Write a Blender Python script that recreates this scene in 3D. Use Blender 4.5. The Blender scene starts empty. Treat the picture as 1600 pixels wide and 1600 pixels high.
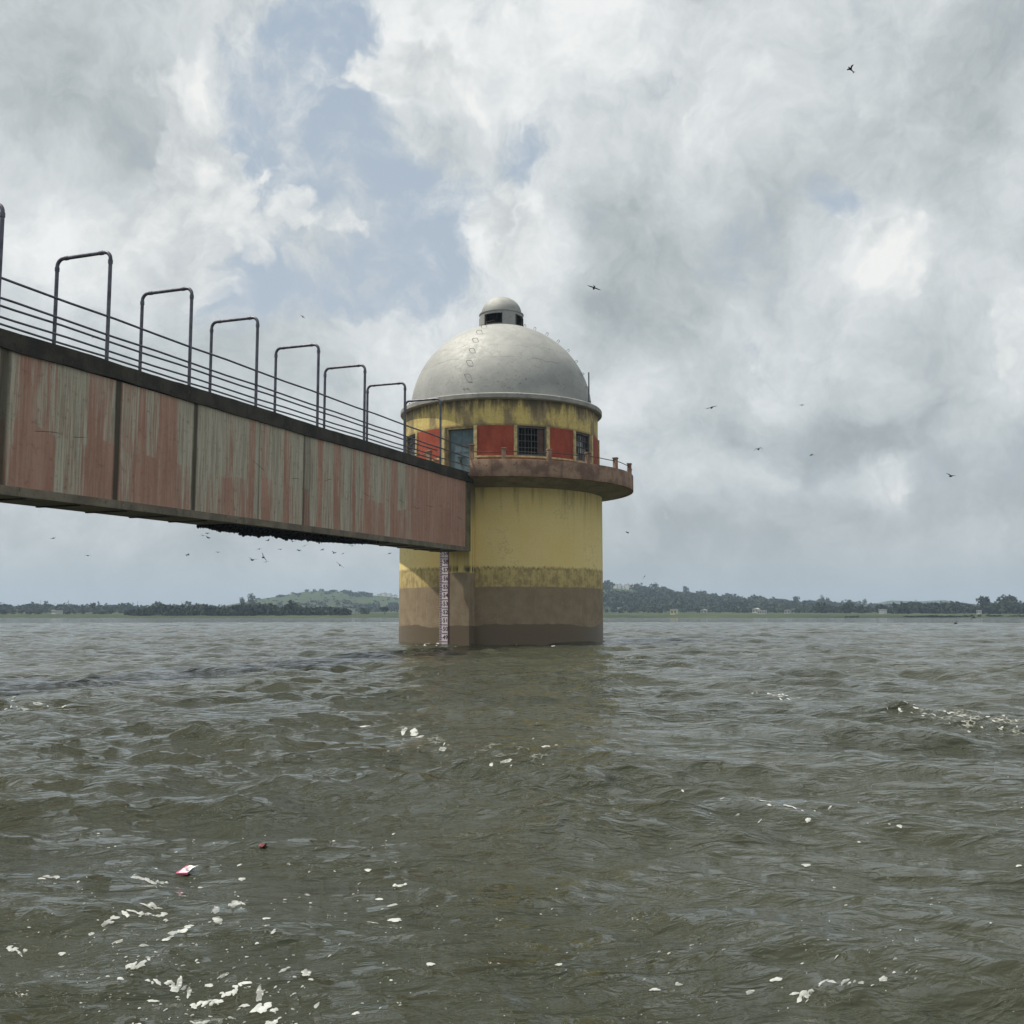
import bpy, bmesh, math, random
import numpy as np
from mathutils import Vector, Matrix
R_ = math.radians
random.seed(7); RNG = np.random.default_rng(11)
SC = bpy.context.scene
COL = SC.collection

# ------------------------------------------------------------------ camera
CAM_H, FOC, HORIZON = 1.5, 1600.0, 958.0            # units of the 1600 px photograph
PITCH = math.atan((HORIZON - 800.0) / FOC)
cd = bpy.data.cameras.new("camera"); cam = bpy.data.objects.new("camera", cd); COL.objects.link(cam)
cd.sensor_width = 36.0; cd.lens = 36.0; cd.clip_start = 0.1; cd.clip_end = 12000
cam.location = (0, 0, CAM_H); cam.rotation_euler = (math.pi / 2 + PITCH, 0, 0)
SC.camera = cam
CP, SP = math.cos(PITCH), math.sin(PITCH)
def ray(x, y):
    a, b = (x - 800) / FOC, (800 - y) / FOC
    return Vector((a, CP - b * SP, SP + b * CP))
def at(x, y, Y):                                    # world point seen at a photo position, Y metres ahead
    r = ray(x, y); return r * (Y / r.y) + Vector((0, 0, CAM_H))
def at_dist(x, y, d):
    return ray(x, y).normalized() * d + Vector((0, 0, CAM_H))
def on_water(x, y, z=0.0):
    r = ray(x, y); return r * ((z - CAM_H) / r.z) + Vector((0, 0, CAM_H))
def azel(x, y):
    r = ray(x, y).normalized(); return math.atan2(r.x, r.y), math.asin(r.z)

# ------------------------------------------------------------------ render settings
SC.view_settings.view_transform = 'Standard'; SC.view_settings.look = 'None'
SC.view_settings.gamma = 1.0; SC.view_settings.use_curve_mapping = False
SC.view_settings.exposure = 0.0
try:
    SC.cycles.use_denoising = True
    SC.cycles.max_bounces = 6; SC.cycles.volume_bounces = 0; SC.cycles.caustics_reflective = False
    SC.cycles.sample_clamp_indirect = 4.0; SC.cycles.sample_clamp_direct = 3.0
except Exception: pass

# ------------------------------------------------------------------ sun and sky
SUN_EL, SUN_AZ = R_(66.0), R_(-89.0)                # azimuth from +Y (ahead) towards +X (right)
sun_dir = Vector((math.sin(SUN_AZ) * math.cos(SUN_EL), math.cos(SUN_AZ) * math.cos(SUN_EL), math.sin(SUN_EL)))
sd = bpy.data.lights.new("sun", 'SUN'); sun = bpy.data.objects.new("sun", sd); COL.objects.link(sun)
sd.energy = 5.0; sd.angle = R_(0.7); sd.color = (1.0, 0.94, 0.83)
sun.rotation_euler = (-sun_dir).to_track_quat('-Z', 'Y').to_euler()

class NT:
    """small helper round a node tree"""
    def __init__(s, tree): s.t = tree; s.n = tree.nodes; s.l = tree.links
    def node(s, kind, **kw):
        nd = s.n.new(kind)
        for k, v in kw.items(): setattr(nd, k, v)
        return nd
    def put(s, sock, v):
        if isinstance(v, bpy.types.NodeSocket): s.l.new(v, sock)
        elif v is not None:
            if sock.type == 'RGBA' and not isinstance(v, (int, float)) and len(v) == 3: v = (*v, 1)
            sock.default_value = v
    def math(s, op, a, b=None, c=None, clamp=False):
        nd = s.node('ShaderNodeMath', operation=op, use_clamp=clamp)
        s.put(nd.inputs[0], a); s.put(nd.inputs[1], b); s.put(nd.inputs[2], c); return nd.outputs[0]
    def vec(s, op, a, b=None, scale=None):
        nd = s.node('ShaderNodeVectorMath', operation=op)
        s.put(nd.inputs[0], a); s.put(nd.inputs[1], b)
        if scale is not None: s.put(nd.inputs['Scale'], scale)
        return nd.outputs['Value'] if op in ('LENGTH', 'DOT_PRODUCT', 'DISTANCE') else nd.outputs[0]
    def sep(s, v):
        nd = s.node('ShaderNodeSeparateXYZ'); s.put(nd.inputs[0], v); return nd.outputs
    def comb(s, x, y, z):
        nd = s.node('ShaderNodeCombineXYZ')
        for i, v in enumerate((x, y, z)): s.put(nd.inputs[i], v)
        return nd.outputs[0]
    def noise(s, v, scale, detail=4, rough=0.55, dist=0.0, sc=None, col=False):
        if sc is not None: v = s.vec('MULTIPLY', v, sc)
        nd = s.node('ShaderNodeTexNoise'); s.put(nd.inputs['Vector'], v)
        s.put(nd.inputs['Scale'], scale); s.put(nd.inputs['Detail'], detail); s.put(nd.inputs['Roughness'], rough)
        s.put(nd.inputs['Distortion'], dist)
        return nd.outputs['Color' if col else 'Fac']
    def voro(s, v, scale, feature='F1', sc=None, out='Distance', rnd=1.0):
        if sc is not None: v = s.vec('MULTIPLY', v, sc)
        nd = s.node('ShaderNodeTexVoronoi', feature=feature); s.put(nd.inputs['Vector'], v)
        s.put(nd.inputs['Scale'], scale); s.put(nd.inputs['Randomness'], rnd); return nd.outputs[out]
    def step(s, v, a, b, lo=0.0, hi=1.0, smooth=True):
        nd = s.node('ShaderNodeMapRange', interpolation_type='SMOOTHSTEP' if smooth else 'LINEAR')
        s.put(nd.inputs[0], v)
        for i, q in enumerate((a, b, lo, hi)): s.put(nd.inputs[i + 1], q)
        return nd.outputs[0]
    def mix(s, f, a, b, mode='MIX'):
        nd = s.node('ShaderNodeMix', data_type='RGBA', blend_type=mode)
        s.put(nd.inputs[0], f); s.put(nd.inputs[6], a); s.put(nd.inputs[7], b); return nd.outputs[2]
    def ramp(s, f, stops, interp='LINEAR'):
        nd = s.node('ShaderNodeValToRGB'); cr = nd.color_ramp; cr.interpolation = interp
        while len(cr.elements) < len(stops): cr.elements.new(0.5)
        for e, (p, c) in zip(cr.elements, stops):
            e.position = p; e.color = (c, c, c, 1) if isinstance(c, (int, float)) else (*c, 1)
        s.put(nd.inputs[0], f); return nd.outputs[0]
    def bump(s, h, strength=0.3, distance=0.02, normal=None):
        nd = s.node('ShaderNodeBump'); s.put(nd.inputs['Height'], h)
        nd.inputs['Strength'].default_value = strength; nd.inputs['Distance'].default_value = distance
        if normal is not None: s.put(nd.inputs['Normal'], normal)
        return nd.outputs[0]

def build_world():
    w = bpy.data.worlds.new("World"); SC.world = w; w.use_nodes = True
    t = NT(w.node_tree); t.n.clear()
    out = t.node('ShaderNodeOutputWorld'); bg = t.node('ShaderNodeBackground'); t.l.new(bg.outputs[0], out.inputs[0])
    sky = t.node('ShaderNodeTexSky'); sky.sky_type = 'NISHITA'; sky.sun_disc = False
    sky.sun_elevation = SUN_EL; sky.sun_rotation = SUN_AZ; sky.dust_density = 2.5; sky.air_density = 1.0
    d = t.node('ShaderNodeTexCoord').outputs['Generated']
    x, y, z = t.sep(d)
    az = t.math('ARCTAN2', x, y); el = t.math('ARCSINE', z)
    P = t.comb(az, el, 0.0)
    wn = t.vec('SUBTRACT', t.noise(P, 7.0, 5, 0.6, col=True), (0.5, 0.5, 0.5))
    wl = t.vec('SUBTRACT', t.noise(P, 2.6, 2, 0.5, col=True), (0.5, 0.5, 0.5))
    Pw = t.vec('ADD', P, t.vec('ADD', t.vec('SCALE', wn, scale=0.10), t.vec('SCALE', wl, scale=0.09)))
    Pw = t.vec('MULTIPLY', Pw, (1, 1, 0))
    def blobs(lst, base):
        acc = base
        for (px, py, rx, ry, wt) in lst:
            a, e = azel(px, py)
            q = t.vec('SUBTRACT', Pw, (a, e, 0)); q = t.vec('MULTIPLY', q, (FOC / rx * math.cos(e), FOC / ry, 0))
            d2 = t.vec('DOT_PRODUCT', q, q)
            g = t.math('POWER', 2.718, t.math('MULTIPLY', d2, -0.7))
            acc = t.math('MULTIPLY_ADD', g, wt, acc)
        return acc
    holes = [(455, 170, 104, 150, -0.85), (545, 60, 62, 90, -0.75), (500, 300, 130, 70, -0.50), (650, 280, 60, 60, -0.35),
             (378, 450, 42, 62, -0.72), (590, 465, 115, 46, -0.72), (350, 430, 26, 40, -0.40), (690, 390, 60, 50, -0.62),
             (818, 250, 34, 60, -0.55), (1308, 335, 36, 44, -0.72), (590, 385, 130, 30, -0.20), (280, 50, 80, 60, -0.25), (720, 310, 55, 45, -0.45)]
    clouds = [(700, 90, 75, 90, 0.6), (665, 190, 60, 60, 0.45), (285, 190, 62, 120, 0.5), (1370, 400, 60, 45, 0.6), (800, 370, 75, 60, 0.55),
              (470, 375, 70, 40, 0.34), (270, 440, 60, 30, 0.35), (480, 530, 110, 40, 0.3), (1250, 390, 40, 40, 0.4)]
    fb = t.noise(Pw, 10.0, 11, 0.66); fb2 = t.noise(t.vec('ADD', Pw, (0.016, -0.03, 0.0)), 10.0, 11, 0.66)
    big = t.noise(Pw, 4.5, 6, 0.55)
    fc = t.noise(Pw, 5.0, 8, 0.58); fc2 = t.noise(t.vec('ADD', Pw, (0.035, -0.07, 0.0)), 5.0, 8, 0.58)
    cov = t.math('MAXIMUM', t.math('MINIMUM', blobs(holes + clouds, 0.95), 1.0), 0.31)
    cov = t.math('ADD', cov, t.math('MULTIPLY', t.math('SUBTRACT', t.math('MULTIPLY_ADD', fb, 0.6, t.math('MULTIPLY', fc, 0.4)), 0.5), 3.0))
    mask = t.step(cov, 0.14, 0.80)
    light = [(690, 60, 100, 110, 0.26), (610, 120, 45, 50, 0.16), (800, 330, 70, 60, 0.22), (760, 420, 90, 60, 0.24), (300, 130, 35, 60, 0.16),
             (350, 250, 34, 70, 0.20), (70, 330, 100, 60, 0.18), (260, 440, 130, 55, 0.22), (1400, 390, 110, 50, 0.20),
             (1345, 355, 40, 30, 0.20), (1160, 560, 60, 50, 0.12), (1340, 745, 66, 30, 0.26), (1600, 570, 40, 50, 0.26),
             (900, 80, 160, 130, 0.16), (1050, 60, 200, 100, 0.12), (870, 420, 60, 70, 0.10), (1250, 480, 120, 90, 0.10),
             (1050, 740, 120, 60, 0.08), (1480, 825, 140, 36, 0.10), (620, 560, 120, 70, 0.08), (980, 620, 60, 80, 0.08), (600, 500, 90, 50, 0.12)]
    dark = [(1010, 420, 95, 75, -0.22), (960, 490, 110, 50, -0.16), (1080, 290, 170, 60, -0.10), (60, 110, 150, 130, -0.12), (150, 230, 120, 70, -0.06),
            (1250, 675, 170, 36, -0.22), (1110, 690, 80, 36, -0.10), (1430, 790, 200, 30, -0.14), (1060, 815, 90, 26, -0.14),
            (1560, 330, 120, 220, -0.10), (1530, 60, 160, 90, -0.08), (1480, 650, 130, 50, -0.10), (1180, 370, 60, 50, -0.08)]
    br = blobs(light + dark, 0.625)
    br = t.math('ADD', br, t.math('MULTIPLY', t.math('SUBTRACT', big, 0.5), 0.36))
    rel = t.math('ADD', t.math('MULTIPLY', t.math('SUBTRACT', fb, fb2), 0.62), t.math('MULTIPLY', t.math('SUBTRACT', fc, fc2), 0.75))
    br = t.math('ADD', br, rel)
    br = t.math('SUBTRACT', br, t.step(el, 0.22, 0.0, 0.0, 0.15))
    cc = t.ramp(br, [(0.0, (0.26, 0.30, 0.32)), (0.32, (0.40, 0.445, 0.46)), (0.58, (0.56, 0.605, 0.62)), (0.82, (0.73, 0.765, 0.775)), (1.0, (0.88, 0.895, 0.89))])
    blue = t.mix(0.80, t.vec('SCALE', sky.outputs[0], scale=0.085), (0.455, 0.545, 0.645))
    blue = t.mix(t.step(el, 0.0, 0.7), t.mix(0.5, blue, (0.55, 0.60, 0.65)), blue)
    col = t.mix(mask, blue, cc)
    v1 = t.voro(t.vec('ADD', Pw, t.vec('SCALE', wn, scale=0.05)), 13.0); v2 = t.voro(t.vec('ADD', Pw, t.vec('SCALE', wn, scale=0.03)), 31.0); v3 = t.voro(Pw, 70.0)
    bil = t.math('SUBTRACT', 1.0, t.math('MULTIPLY_ADD', v1, 0.62, t.math('MULTIPLY_ADD', v2, 0.30, t.math('MULTIPLY', v3, 0.14))))
    cum = [(275, 175, 60, 75, 1.1), (325, 265, 55, 70, 1.1), (290, 340, 90, 50, 0.9), (230, 430, 110, 50, 0.85), (300, 460, 40, 40, 0.7), (670, 60, 75, 85, 1.15), (625, 125, 60, 45, 1.0), (810, 330, 60, 40, 0.95), (775, 395, 65, 66, 1.05), (700, 470, 60, 50, 0.6),
           (1375, 385, 56, 42, 1.0), (1430, 430, 80, 50, 0.75), (1345, 745, 70, 30, 0.75), (1150, 560, 60, 40, 0.55), (1600, 560, 50, 56, 0.75), (450, 350, 70, 40, 0.62), (570, 350, 80, 34, 0.5), (400, 410, 60, 40, 0.5), (80, 320, 100, 40, 0.6)]
    cv = t.math('ADD', t.math('ADD', blobs(cum, -0.26), t.math('MULTIPLY', t.math('SUBTRACT', bil, 0.56), 2.2)), t.math('MULTIPLY', t.math('SUBTRACT', fb, 0.5), 1.3))
    m2 = t.math('MULTIPLY', t.step(cv, 0.20, 0.66), t.step(cv, 0.25, 1.2, 0.80, 0.95))
    sh = t.math('ADD', t.math('MULTIPLY_ADD', bil, 0.80, 0.30), t.math('ADD', t.math('MULTIPLY', t.math('SUBTRACT', fb, fb2), 0.9), t.math('MULTIPLY', t.math('SUBTRACT', fc, fc2), 0.8)))
    c2 = t.ramp(sh, [(0.35, (0.47, 0.505, 0.525)), (0.62, (0.63, 0.665, 0.675)), (0.85, (0.80, 0.82, 0.815)), (1.0, (0.90, 0.905, 0.885))])
    col = t.mix(m2, col, c2)
    col = t.mix(t.step(el, 0.15, -0.02, 0, 0.80), col, (0.455, 0.490, 0.490))
    t.put(bg.inputs[0], col); bg.inputs[1].default_value = 1.0
    w.cycles.sampling_method = 'MANUAL'; w.cycles.sample_map_resolution = 512
build_world()

# ------------------------------------------------------------------ object helpers
def tag(o, label=None, cat=None, group=None, kind=None):
    if label: o['label'] = label
    if cat: o['category'] = cat
    if group: o['group'] = group
    if kind: o['kind'] = kind
    return o
def empty(name, loc, rz=0.0):
    o = bpy.data.objects.new(name, None); COL.objects.link(o); o.location = loc; o.rotation_euler = (0, 0, rz); return o
class MB:
    """collects shapes; build() links them as ONE mesh object"""
    def __init__(s): s.v = []; s.f = []; s.uv = []
    def add(s, vs, fs, uvs=None):
        o = len(s.v); s.v += [tuple(p) for p in vs]
        for i, f in enumerate(fs):
            s.f.append([o + k for k in f])
            s.uv.append(uvs[i] if uvs else [(0, 0)] * len(f))
    def box(s, c, d, M=None, uvplane='xz'):
        cx, cy, cz = c; dx, dy, dz = (q / 2 for q in d)
        vs = [Vector((cx + a * dx, cy + b * dy, cz + e * dz)) for a in (-1, 1) for b in (-1, 1) for e in (-1, 1)]
        if M: vs = [M @ v for v in vs]
        fs = [(0, 1, 3, 2), (4, 6, 7, 5), (0, 4, 5, 1), (2, 3, 7, 6), (0, 2, 6, 4), (1, 5, 7, 3)]
        s.add(vs, fs)
    def prism(s, poly, axis_fn, a0, a1):               # poly of 2D points swept between axis_fn(p,a0) and axis_fn(p,a1)
        n = len(poly); vs = [axis_fn(p, a0) for p in poly] + [axis_fn(p, a1) for p in poly]
        fs = [list(range(n))[::-1], list(range(n, 2 * n))] + [(i, (i + 1) % n, n + (i + 1) % n, n + i) for i in range(n)]
        s.add(vs, fs)
    def lathe(s, prof, n=96, a0=-180.0, a1=180.0, uvr=None):
        closed = abs(a1 - a0 - 360) < 1e-6; m = len(prof)
        vs = []; 
        for i in range(n + 1):
            a = R_(a0 + (a1 - a0) * i / n); sa, ca = math.sin(a), math.cos(a)
            vs += [(r * sa, -r * ca, z) for r, z in prof]
        fs, uv = [], []
        L = [0.0]
        for (r1, z1), (r2, z2) in zip(prof, prof[1:]): L.append(L[-1] + math.hypot(r2 - r1, z2 - z1))
        RR = uvr or max(r for r, z in prof)
        for i in range(n):
            for j in range(m - 1):
                fs.append((i * m + j, (i + 1) * m + j, (i + 1) * m + j + 1, i * m + j + 1))
                u0, u1 = (R_(a0 + (a1 - a0) * q / n) * RR for q in (i, i + 1))
                uv.append([(u0, L[j]), (u1, L[j]), (u1, L[j + 1]), (u0, L[j + 1])])
        s.add(vs, fs, uv)
    def arc(s, r0, r1, z0, z1, a0, a1, n=None):         # closed curved slab
        n = n or max(1, int(abs(a1 - a0) / 3)); vs = []
        for i in range(n + 1):
            a = R_(a0 + (a1 - a0) * i / n); sa, ca = math.sin(a), math.cos(a)
            vs += [(r * sa, -r * ca, z) for r, z in ((r1, z0), (r1, z1), (r0, z1), (r0, z0))]
        fs = [(0, 3, 2, 1), tuple(4 * n + k for k in (0, 1, 2, 3))]
        for i in range(n):
            for j in range(4):
                k = (j + 1) % 4; fs.append((4 * i + j, 4 * i + 4 + j, 4 * i + 4 + k, 4 * i + k)[::-1][::-1])
        s.add(vs, fs)
    def tube(s, pts, r, n=8, cap=True):
        pts = [Vector(p) for p in pts]; vs, fs = [], []
        up = Vector((0, 0, 1)); prev = None
        for i, p in enumerate(pts):
            t = (pts[min(i + 1, len(pts) - 1)] - pts[max(i - 1, 0)]).normalized()
            a = (up if abs(t.dot(up)) < 0.95 else Vector((1, 0, 0))) if prev is None else prev
            b1 = (a - t * a.dot(t)).normalized(); b2 = t.cross(b1); prev = b1
            rr = r[i] if isinstance(r, (list, tuple)) else r
            vs += [p + (b1 * math.cos(2 * math.pi * k / n) + b2 * math.sin(2 * math.pi * k / n)) * rr for k in range(n)]
        for i in range(len(pts) - 1):
            for k in range(n): fs.append((i * n + k, i * n + (k + 1) % n, (i + 1) * n + (k + 1) % n, (i + 1) * n + k))
        if cap: fs += [tuple(range(n))[::-1], tuple(range((len(pts) - 1) * n, len(pts) * n))]
        s.add(vs, fs)
    def blob(s, c, r, seed=0, sub=1, jit=0.25, sq=(1, 1, 1)):
        rg = random.Random(seed); bm = bmesh.new(); bmesh.ops.create_icosphere(bm, subdivisions=sub, radius=1)
        vs = [Vector((v.co.x * sq[0], v.co.y * sq[1], v.co.z * sq[2])) * r * (1 + rg.uniform(-jit, jit)) + Vector(c) for v in bm.verts]
        fs = [tuple(v.index for v in f.verts) for f in bm.faces]; bm.free(); s.add(vs, fs)
    def build(s, name, mat, parent=None, smooth=False, bevel=0.0, autosmooth=None):
        me = bpy.data.meshes.new(name); me.from_pydata(s.v, [], s.f); me.validate()
        bm = bmesh.new(); bm.from_mesh(me); bmesh.ops.recalc_face_normals(bm, faces=bm.faces)
        if bevel > 0:
            ed = [e for e in bm.edges if len(e.link_faces) == 2 and e.calc_face_angle(0) > 0.6]
            bmesh.ops.bevel(bm, geom=ed, offset=bevel, segments=2, profile=0.6, affect='EDGES', clamp_overlap=True)
        if smooth:
            for f in bm.faces: f.smooth = True
            if autosmooth:
                for e in bm.edges:
                    if len(e.link_faces) == 2 and e.calc_face_angle(0) > autosmooth: e.smooth = False
        bm.to_mesh(me); bm.free()
        if mat: me.materials.append(mat)
        o = bpy.data.objects.new(name, me); COL.objects.link(o)
        if parent: o.parent = parent
        return o

# ------------------------------------------------------------------ materials
MATS = {}
def material(name, fn, rough=0.8, spec=0.3, metal=0.0):
    if name in MATS: return MATS[name]
    m = bpy.data.materials.new(name); m.use_nodes = True; t = NT(m.node_tree)
    b = m.node_tree.nodes['Principled BSDF']; b.inputs['Roughness'].default_value = rough
    b.inputs['Specular IOR Level'].default_value = spec; b.inputs['Metallic'].default_value = metal
    oc = t.node('ShaderNodeTexCoord').outputs['Object']
    fn(t, b, oc); MATS[name] = m; return m
def plain(name, c, rough=0.7, spec=0.3, metal=0.0, var=0.25, scale=3.0):
    def fn(t, b, oc):
        n = t.noise(oc, scale, 6, 0.6)
        t.put(b.inputs['Base Color'], t.mix(t.step(n, 0.3, 0.7), [q * (1 - var) for q in c], [min(1, q * (1 + var)) for q in c]))
    return material(name, fn, rough, spec, metal)

def ang_uv(t, oc, R):                                   # metres round a round wall, metres up
    x, y, z = t.sep(oc)
    a = t.math('MULTIPLY', t.math('ARCTAN2', x, t.math('MULTIPLY', y, -1)), R)
    return a, z, t.comb(a, z, 0)
def m_shaft(t, b, oc):
    a, z, uv = ang_uv(t, oc, 5.4)
    nbig = t.noise(uv, 0.35, 5, 0.6); nmid = t.noise(uv, 1.6, 7, 0.65); fine = t.noise(uv, 14, 5, 0.6)
    streak = t.noise(uv, 1.0, 7, 0.65, sc=(2.6, 0.22, 1)); streak2 = t.noise(uv, 1.0, 6, 0.6, sc=(7, 0.35, 1))
    yel = t.mix(t.step(nbig, 0.3, 0.7), (0.85, 0.66, 0.26), (0.90, 0.73, 0.34))
    yel = t.mix(t.step(streak, 0.52, 0.8, 0, 0.22), yel, (0.36, 0.28, 0.12))
    yel = t.mix(t.step(nmid, 0.62, 0.75, 0, 0.22), yel, (0.75, 0.62, 0.32))
    # dirty band of old high-water marks
    zj = t.math('ADD', z, t.math('MULTIPLY', t.math('SUBTRACT', streak2, 0.5), 0.42))
    band = t.step(zj, 3.80, 3.66)
    dn = t.step(t.math('ADD', t.noise(uv, 2.6, 9, 0.72, sc=(1, 0.8, 1)), t.math('MULTIPLY', t.math('SUBTRACT', streak2, 0.5), 0.45)), 0.38, 0.66)
    low = t.step(z, 3.75, 2.75, 0.0, 0.25)
    dirt = t.mix(t.math('ADD', dn, low, clamp=True), (0.64, 0.51, 0.21), (0.36, 0.27, 0.13))
    line = t.math('MULTIPLY', t.step(t.math('ABSOLUTE', t.math('SUBTRACT', zj, 3.68)), 0.16, 0.02), t.step(t.noise(uv, 5.0, 7, 0.7, sc=(1, 0.6, 1)), 0.45, 0.62))
    dirt = t.mix(t.math('MULTIPLY', line, 0.65), dirt, (0.09, 0.075, 0.045))
    col = t.mix(band, yel, dirt)
    # silt line
    z2 = t.math('ADD', z, t.math('MULTIPLY', t.math('SUBTRACT', t.noise(uv, 0.9, 6, 0.6), 0.5), 0.16))
    silt = t.mix(t.step(nmid, 0.3, 0.7), (0.245, 0.182, 0.117), (0.33, 0.255, 0.17))
    silt = t.mix(t.step(streak2, 0.56, 0.75, 0, 0.35), silt, (0.50, 0.42, 0.31))
    silt = t.mix(t.step(z2, 1.1, 2.6, 0, 0.22), silt, (0.27, 0.20, 0.12))
    col = t.mix(t.step(z2, 2.80, 2.74), col, silt)
    # wet line left by the waves
    z3 = t.math('ADD', z, t.math('MULTIPLY', t.math('SUBTRACT', t.noise(uv, 0.30, 3, 0.5), 0.5), 0.9))
    z3 = t.math('ADD', z3, t.math('MULTIPLY', t.math('SUBTRACT', nmid, 0.5), 0.10))
    wet = t.step(z3, 0.92, 0.86)
    col = t.mix(wet, col, (0.15, 0.112, 0.072))
    # pocks and hairline cracks
    pk = t.voro(uv, 0.9); col = t.mix(t.math('MULTIPLY', t.step(pk, 0.055, 0.03), t.step(nmid, 0.5, 0.6)), col, (0.05, 0.04, 0.03))
    cr = t.math('ABSOLUTE', t.math('SUBTRACT', t.noise(uv, 0.55, 6, 0.7), 0.5))
    col = t.mix(t.math('MULTIPLY', t.math('MULTIPLY', t.step(cr, 0.004, 0.0015), t.step(nbig, 0.5, 0.56)), 0.6), col, (0.14, 0.11, 0.06))
    # dark run-off at the top under the gallery
    top = t.math('MULTIPLY', t.step(z, 6.0, 8.0), t.step(streak, 0.48, 0.72)); col = t.mix(t.math('MULTIPLY', top, 0.6), col, (0.12, 0.10, 0.06))
    col = t.mix(t.step(fine, 0.35, 0.7, 0, 0.12), col, (0.22, 0.18, 0.10))
    t.put(b.inputs['Base Color'], col); t.put(b.inputs['Roughness'], t.math('SUBTRACT', 0.85, t.math('MULTIPLY', wet, 0.45)))
    t.put(b.inputs['Normal'], t.bump(t.math('ADD', fine, t.math('MULTIPLY', nmid, 2.0)), 0.35, 0.02))
def m_pilaster(t, b, oc):
    x, y, z = t.sep(oc)
    uv = t.comb(t.math('ADD', x, y), z, 0)
    nmid = t.noise(oc, 1.6, 7, 0.65); streak = t.noise(oc, 1.0, 6, 0.6, sc=(6, 6, 0.35)); fine = t.noise(oc, 14, 5, 0.6)
    yel = t.mix(t.step(streak, 0.42, 0.7, 0, 0.55), (0.76, 0.58, 0.22), (0.38, 0.31, 0.15))
    zj = t.math('ADD', z, t.math('MULTIPLY', t.math('SUBTRACT', streak, 0.5), 0.30))
    yel = t.mix(t.math('MULTIPLY', t.step(t.math('ABSOLUTE', t.math('SUBTRACT', zj, 3.62)), 0.25, 0.02), t.step(streak, 0.4, 0.6)), yel, (0.10, 0.085, 0.05))
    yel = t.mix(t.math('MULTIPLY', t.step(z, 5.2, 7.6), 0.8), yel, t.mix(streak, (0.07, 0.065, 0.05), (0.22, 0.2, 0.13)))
    z2 = t.math('ADD', z, t.math('MULTIPLY', t.math('SUBTRACT', nmid, 0.5), 0.12))
    silt = t.mix(t.step(nmid, 0.3, 0.7), (0.245, 0.182, 0.117), (0.33, 0.255, 0.17))
    silt = t.mix(t.step(streak, 0.55, 0.75, 0, 0.35), silt, (0.50, 0.42, 0.31))
    col = t.mix(t.step(z2, 3.46, 3.40), yel, silt)
    wet = t.step(z2, 0.92, 0.88); col = t.mix(wet, col, (0.15, 0.112, 0.072))
    pk = t.voro(oc, 1.5); col = t.mix(t.math('MULTIPLY', t.step(pk, 0.07, 0.04), t.step(nmid, 0.5, 0.6)), col, (0.05, 0.04, 0.03))
    t.put(b.inputs['Base Color'], col); t.put(b.inputs['Normal'], t.bump(fine, 0.3, 0.02))
def m_band(t, b, oc):                                    # stained yellow frieze above the windows
    a, z, uv = ang_uv(t, oc, 5.2)
    streak = t.noise(uv, 1.0, 8, 0.65, sc=(3.2, 0.45, 1)); patch = t.noise(uv, 0.75, 5, 0.6, sc=(1, 0.35, 1)); n = t.noise(uv, 5, 8, 0.7); fine = t.noise(uv, 22, 5, 0.6)
    yel = t.mix(t.step(n, 0.35, 0.65), (0.62, 0.48, 0.155), (0.70, 0.56, 0.22))
    col = t.mix(t.step(patch, 0.47, 0.58, 0, 0.85), yel, t.mix(n, (0.17, 0.125, 0.08), (0.31, 0.24, 0.15)))
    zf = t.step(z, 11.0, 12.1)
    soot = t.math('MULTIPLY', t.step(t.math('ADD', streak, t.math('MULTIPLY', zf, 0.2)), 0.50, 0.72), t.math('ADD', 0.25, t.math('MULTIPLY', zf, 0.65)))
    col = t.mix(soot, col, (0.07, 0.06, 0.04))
    col = t.mix(t.math('MULTIPLY', t.step(t.noise(uv, 8, 6, 0.75), 0.56, 0.66), 0.8), col, (0.06, 0.05, 0.035))
    col = t.mix(t.math('MULTIPLY', t.step(z, 10.86, 10.75), t.step(n, 0.35, 0.55, 0.2, 0.7)), col, (0.17, 0.13, 0.07))
    t.put(b.inputs['Base Color'], col); t.put(b.inputs['Normal'], t.bump(t.math('ADD', n, fine), 0.35, 0.02))
def m_red(t, b, oc):
    n = t.noise(oc, 2.2, 7, 0.65); f = t.noise(oc, 18, 5, 0.6); s = t.noise(oc, 1.0, 6, 0.6, sc=(5, 5, 0.6))
    col = t.mix(t.step(n, 0.3, 0.7), (0.27, 0.050, 0.027), (0.37, 0.080, 0.042))
    col = t.mix(t.step(s, 0.50, 0.72, 0, 0.6), col, (0.14, 0.035, 0.025))
    col = t.mix(t.math('MULTIPLY', t.step(f, 0.66, 0.72), 0.5), col, (0.40, 0.22, 0.15))
    t.put(b.inputs['Base Color'], col); t.put(b.inputs['Normal'], t.bump(f, 0.3, 0.015))
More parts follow.
